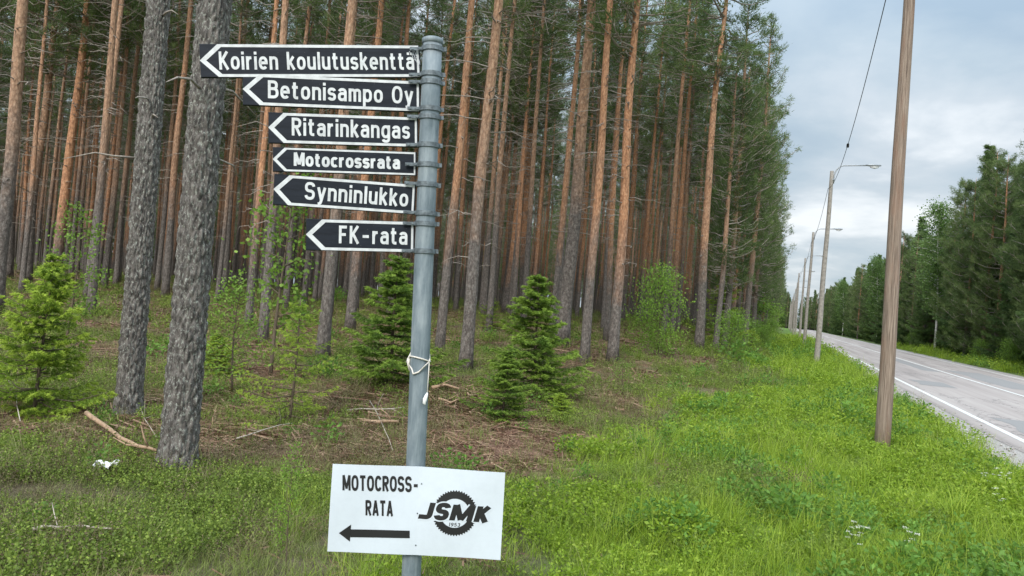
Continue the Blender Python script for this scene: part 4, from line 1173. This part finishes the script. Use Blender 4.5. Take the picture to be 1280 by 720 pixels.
for i_, (n_, H_, W__, sp_, le_) in enumerate([(26, .14, .002, .07, .7), (22, .20, .002, .07, .9), (30, .10, .0025, .09, .6)]):
    Q, t = blade_tuft(n_, H_, W__, sp_, le_, 270 + i_); wgp.append(tri_mesh('wood_grass_tuft', Q, M['wood_grass'], t))
wgp = protos('wood_grass_prototypes', wgp)
hp = protos('heather_prototypes', [shrub_proto(10 + i, M['heather'], 110, .17, .016, .0035, .11) for i in range(4)] + [dry])
lp_ = protos('litter_prototypes', [litter_proto(i) for i in range(5)])

g = np.random.default_rng(900)
def field(rings):
    X, Y, Sc = [], [], []
    for r0_, r1_, dens, sc_ in rings:
        A0, A1 = math.radians(-46), math.radians(46); n = int((A1 - A0) / 2 * (r1_ ** 2 - r0_ ** 2) * dens)
        r = np.sqrt(g.uniform(r0_ ** 2, r1_ ** 2, n)); a_ = g.uniform(A0, A1, n)
        X.append(r * np.sin(a_)); Y.append(r * np.cos(a_)); Sc.append(np.full(n, sc_))
    return np.concatenate(X), np.concatenate(Y), np.concatenate(Sc)
def sow(name, rings, prob, col, nproto, label, cat, smin=.7, smax=1.25, tilt=.12, zscale=None):
    x, y, sc_ = field(rings); s_, t_, ve, li = vegz(x, y)
    pr = prob(x, y, s_, t_, ve, li); k = (g.random(len(x)) < pr) & ((t_ < EL - 1.25 + .45 * vn(x, y, 2, 3)) | (t_ > RW + .8)) & (s_ < 260)
    for a_, b_, _ in lp: k &= ((x - a_) ** 2 + (y + .25 - b_) ** 2 > .42 ** 2)
    x, y, sc_ = x[k], y[k], sc_[k]; n = len(x)
    pts = np.stack([x, y, height(x, y)], 1); rot = np.stack([g.normal(0, tilt, n), g.normal(0, tilt, n), g.uniform(0, 6.283, n)], 1)
    print('SOW', name, n)
    sc_ = sc_ * (.62 + .75 * fbm(x, y, 1.6, 97))
    scatter(name, pts, rot, sc_ * g.uniform(smin, smax, n), g.integers(0, nproto, n), col, label, cat)
RG = [(2.5, 7, 200, .85), (7, 12, 110, 1.05), (12, 20, 34, 1.35), (20, 40, 10, 2.0), (40, 90, 2.2, 3.2)]
patchy = lambda x, y: sm(.42, .62, fbm(x, y, 1.1, 41))
sow('verge_grass', RG, lambda x, y, s, t, v, l: np.clip(.92 * v * (.35 + .65 * fbm(x, y, .8, 55)) * 1.3 + (1 - v) * (1 - l) * patchy(x, y) * sm(-3.5, -1.5, t) * sm(7.5, 5, y) * .5, 0, 1), gp, 5,
    'lush bright green grass of the roadside verge', 'grass', .55, 1.3)
sow('verge_weeds', RG, lambda x, y, s, t, v, l: .85 * v * sm(.42, .56, fbm(x, y, .6, 61)), wp, 4, 'low leafy weeds mixed into the roadside grass', 'weeds')
Q, t = blade_tuft(9, .50, .0012, .10, .35, 280); sa = tri_mesh('seed_stalks', Q, M['seed_stalk'], t)
Q, t = blade_tuft(7, .38, .0014, .12, .45, 281); sb = tri_mesh('seed_stalks', Q, M['seed_stalk'], t)
sp_ = protos('seed_stalk_prototypes', [sa, sb])
def dark_weed(i):
    g = np.random.default_rng(320 + i); n = 90
    r_ = g.uniform(0, .13, n); a_ = g.random(n) * 6.28; cen = np.stack([r_ * np.cos(a_), r_ * np.sin(a_), g.uniform(.03, .24, n) * (1 - r_ * 3)], 1)
    dr = np.stack([np.cos(a_), np.sin(a_), np.full(n, .5)], 1); T = leaves(cen, dr, .045, .011, g)
    return tri_mesh('dark_weed', T, M['dark_weed'], .5 + g.normal(0, .2, n))
dwp = protos('dark_weed_prototypes', [dark_weed(i) for i in range(3)])
sow('dark_weeds', [(4.8, 12, 26, .85), (12, 25, 10, 1.3), (25, 60, 1.6, 2.4)], lambda x, y, s, t, v, l: .9 * v * sm(.52, .66, fbm(x, y, .9, 151)) + .02, dwp, 3, 'darker broad-leaved weed clumps in the roadside grass', 'weeds', .6, 1.4)
sow('seed_stalks', [(2.5, 12, 9, 1), (12, 30, 3, 1.2)], lambda x, y, s, t, v, l: .9 * v * sm(.4, .7, fbm(x, y, .7, 161)) + .12 * (1 - v) * (1 - l), sp_, 2, 'thin pale seed stalks standing above the grass', 'grass', .6, 1.2)
sow('bilberry', RG, lambda x, y, s, t, v, l: .9 * (1 - .93 * l) * (1 - .75 * v) * sm(.40, .58, fbm(x, y, .9, 71)), bp_, 4, 'low green bilberry shrubs covering the forest edge floor', 'shrubs')
sow('wood_grass', RG, lambda x, y, s, t, v, l: .55 * (1 - .85 * l) * (1 - v) * sm(.36, .6, fbm(x, y, 1.0, 77)) + .30 * (1 - v), wgp, 3, 'thin olive grass among the shrubs at the forest edge', 'grass')
sow('heather', RG, lambda x, y, s, t, v, l: .65 * (1 - v) * (1 - .5 * l) * sm(.46, .62, fbm(x, y, .75, 83)) + .03 * (1 - v), hp, 5, 'brownish heather and dry grass on the forest edge floor', 'heather')
sow('twig_litter', [(2.5, 7, 60, .9), (7, 14, 45, 1.2), (14, 24, 12, 1.8), (24, 45, 3, 2.6)], lambda x, y, s, t, v, l: .95 * l + .06 * (1 - v), lp_, 5, 'fallen twigs, bark chips and needles on the bare forest floor', 'litter', .7, 1.4, .05)

# ------------------------------------------------------------------ small things
def stick(pix, r, mt, label, kind='fallen_branch', cat='branch', twigs=2, seed=0):
    g = np.random.default_rng(seed); q = []
    for x_, y_ in pix:
        X, Y, _ = ground(x_, y_); q.append(np.array([X, Y, hz(X, Y) + r * 1.2 + .09]))
    f = []
    for A, B in zip(q[:-1], q[1:]):
        for e_ in (0, .5): f.append(A + (B - A) * e_ + g.normal(0, .006, 3))
    f.append(q[-1]); n = len(f); a = Acc(); a.tube(f, [r * (1 - .65 * i / n) for i in range(n)], 7)
    for i in range(twigs):
        k_ = g.integers(1, n - 1); d = unit(g.normal(0, 1, 3) + np.array([0, 0, .6])); a.tube([f[k_], f[k_] + d * .1, f[k_] + d * .22 + g.normal(0, .02, 3)], [r * .4, r * .3, r * .12], 5)
    return new(kind, a.mesh(kind, mt), label=label, cat=cat)
stick([(106, 533), (125, 546), (150, 565), (172, 577), (194, 583)], .026, M['stick'], 'long reddish-brown fallen branch ending at the foot of the nearest lichened trunk', seed=1)
stick([(38, 686), (70, 682), (100, 681), (137, 683)], .010, M['pale_stick'], 'pale thin stick lying in the bottom left undergrowth', seed=2)
stick([(150, 470), (165, 505), (180, 535), (194, 560)], .006, M['pale_stick'], 'thin pale twig leaning between the two lichened trunks', seed=3)
stick([(295, 562), (330, 548), (366, 541)], .007, M['pale_stick'], 'thin grey stick under the sparse olive spruce', seed=4)
stick([(462, 512), (478, 545), (490, 578)], .006, M['pale_stick'], 'thin pale twig just above the placard, left of the post', seed=5)
stick([(430, 523), (470, 523), (505, 520)], .010, M['pale_stick'], 'pale straight stick on the brown litter left of the post', seed=6)
stick([(460, 542), (480, 540), (497, 541)], .028, M['stick'], 'short broken orange-brown wood piece left of the metal post', 'broken_log', 'log', 3, 7)
stick([(540, 496), (556, 493), (573, 497)], .026, M['stick'], 'short broken log on the brown litter right of the metal post', 'broken_log', 'log', 1, 8)
stick([(548, 508), (562, 514), (580, 508)], .018, M['stick'], 'crooked dark stick below the short log right of the post', seed=9)
stick([(0, 470), (18, 500), (24, 540)], .008, M['pale_stick'], 'bare grey dead twig at the foot of the bright young spruce', seed=10)
# crumpled paper
X, Y, _ = ground(131, 598); a = Acc(); gg = np.random.default_rng(3)
vs = []; n = 9
for i in range(n):
    for j in range(n): vs.append(((i / (n - 1) - .5) * .17 + gg.normal(0, .006), (j / (n - 1) - .5) * .09 + gg.normal(0, .004), .10 + .03 * math.sin(i * 1.1) * math.cos(j * .9) + gg.normal(0, .008)))
a.add(np.array(vs), [(i * n + j, i * n + j + 1, (i + 1) * n + j + 1, (i + 1) * n + j) for i in range(n - 1) for j in range(n - 1)])
new('paper_scrap', a.mesh('paper_scrap', M['paper'], False), label='crumpled white paper scrap on the ground left of the nearest trunk', cat='litter', loc=(X, Y, hz(X, Y)), rot=(0, 0, .3))

# cow parsley
def parsley(seed):
    g = np.random.default_rng(seed); a = Acc(); fl = []
    a.tube([(0, 0, -.02), (.01, 0, .2), (0, .01, .42)], [.004, .003, .002], 5)
    for i in range(6):
        az = i * 1.05 + g.random() * .4; d = np.array([math.cos(az), math.sin(az), 0]); z0 = g.uniform(.25, .42); tp_ = np.array([0, 0, z0]) + d * g.uniform(.04, .12) + np.array([0, 0, g.uniform(.08, .16)])
        a.tube([(0, 0, z0), tp_], [.002, .001], 4)
        m_ = 26; rr_ = np.sqrt(g.random(m_)) * .035; aa = g.random(m_) * 6.28
        fl.append(tp_ + np.stack([rr_ * np.cos(aa), rr_ * np.sin(aa), g.normal(0, .004, m_)], 1))
    c = np.concatenate(fl); T = leaves(c - [.004, 0, 0], np.tile([1., 0, .1], (len(c), 1)), .011, .005, g)
    return a.mesh('stem', M['leaf']), tri_mesh('flower_head', T, M['flower'])
PS = [parsley(i) for i in range(3)]
for i, (x_, y_, lb) in enumerate([(1232, 612, 'white umbel flower clump below the road edge near the right picture edge, leftmost'), (1245, 606, 'white umbel flower near the right picture edge, middle of a trio'), (1256, 610, 'white umbel flower nearest the right picture edge'),
                                  (1073, 690, 'white umbel flower low in the bottom right grass'), (1062, 700, 'white umbel flower at the bottom of the grass, left of its twin'), (1245, 635, 'single white flower below the trio at the right'),
                                  (1163, 520, 'white flower at the gravel edge right of the nearest lamp post'), (1205, 548, 'white flower at the gravel edge further right'), (1208, 560, 'small white flower under the one at the gravel edge'), (1136, 700, 'small white flower in the bottom grass')]):
    X, Y, _ = ground(x_, y_ + 14)
    o = new('cow_parsley', None, label=lb, cat='flower', group='white umbel flowers in the verge', loc=(X, Y, hz(X, Y)), rot=(0, 0, i), scale=.5)
    new('stem', PS[i % 3][0], o); new('flower_heads', PS[i % 3][1], o, kind='stuff')
S.cycles.max_bounces = 6
S.cycles.transparent_max_bounces = 4
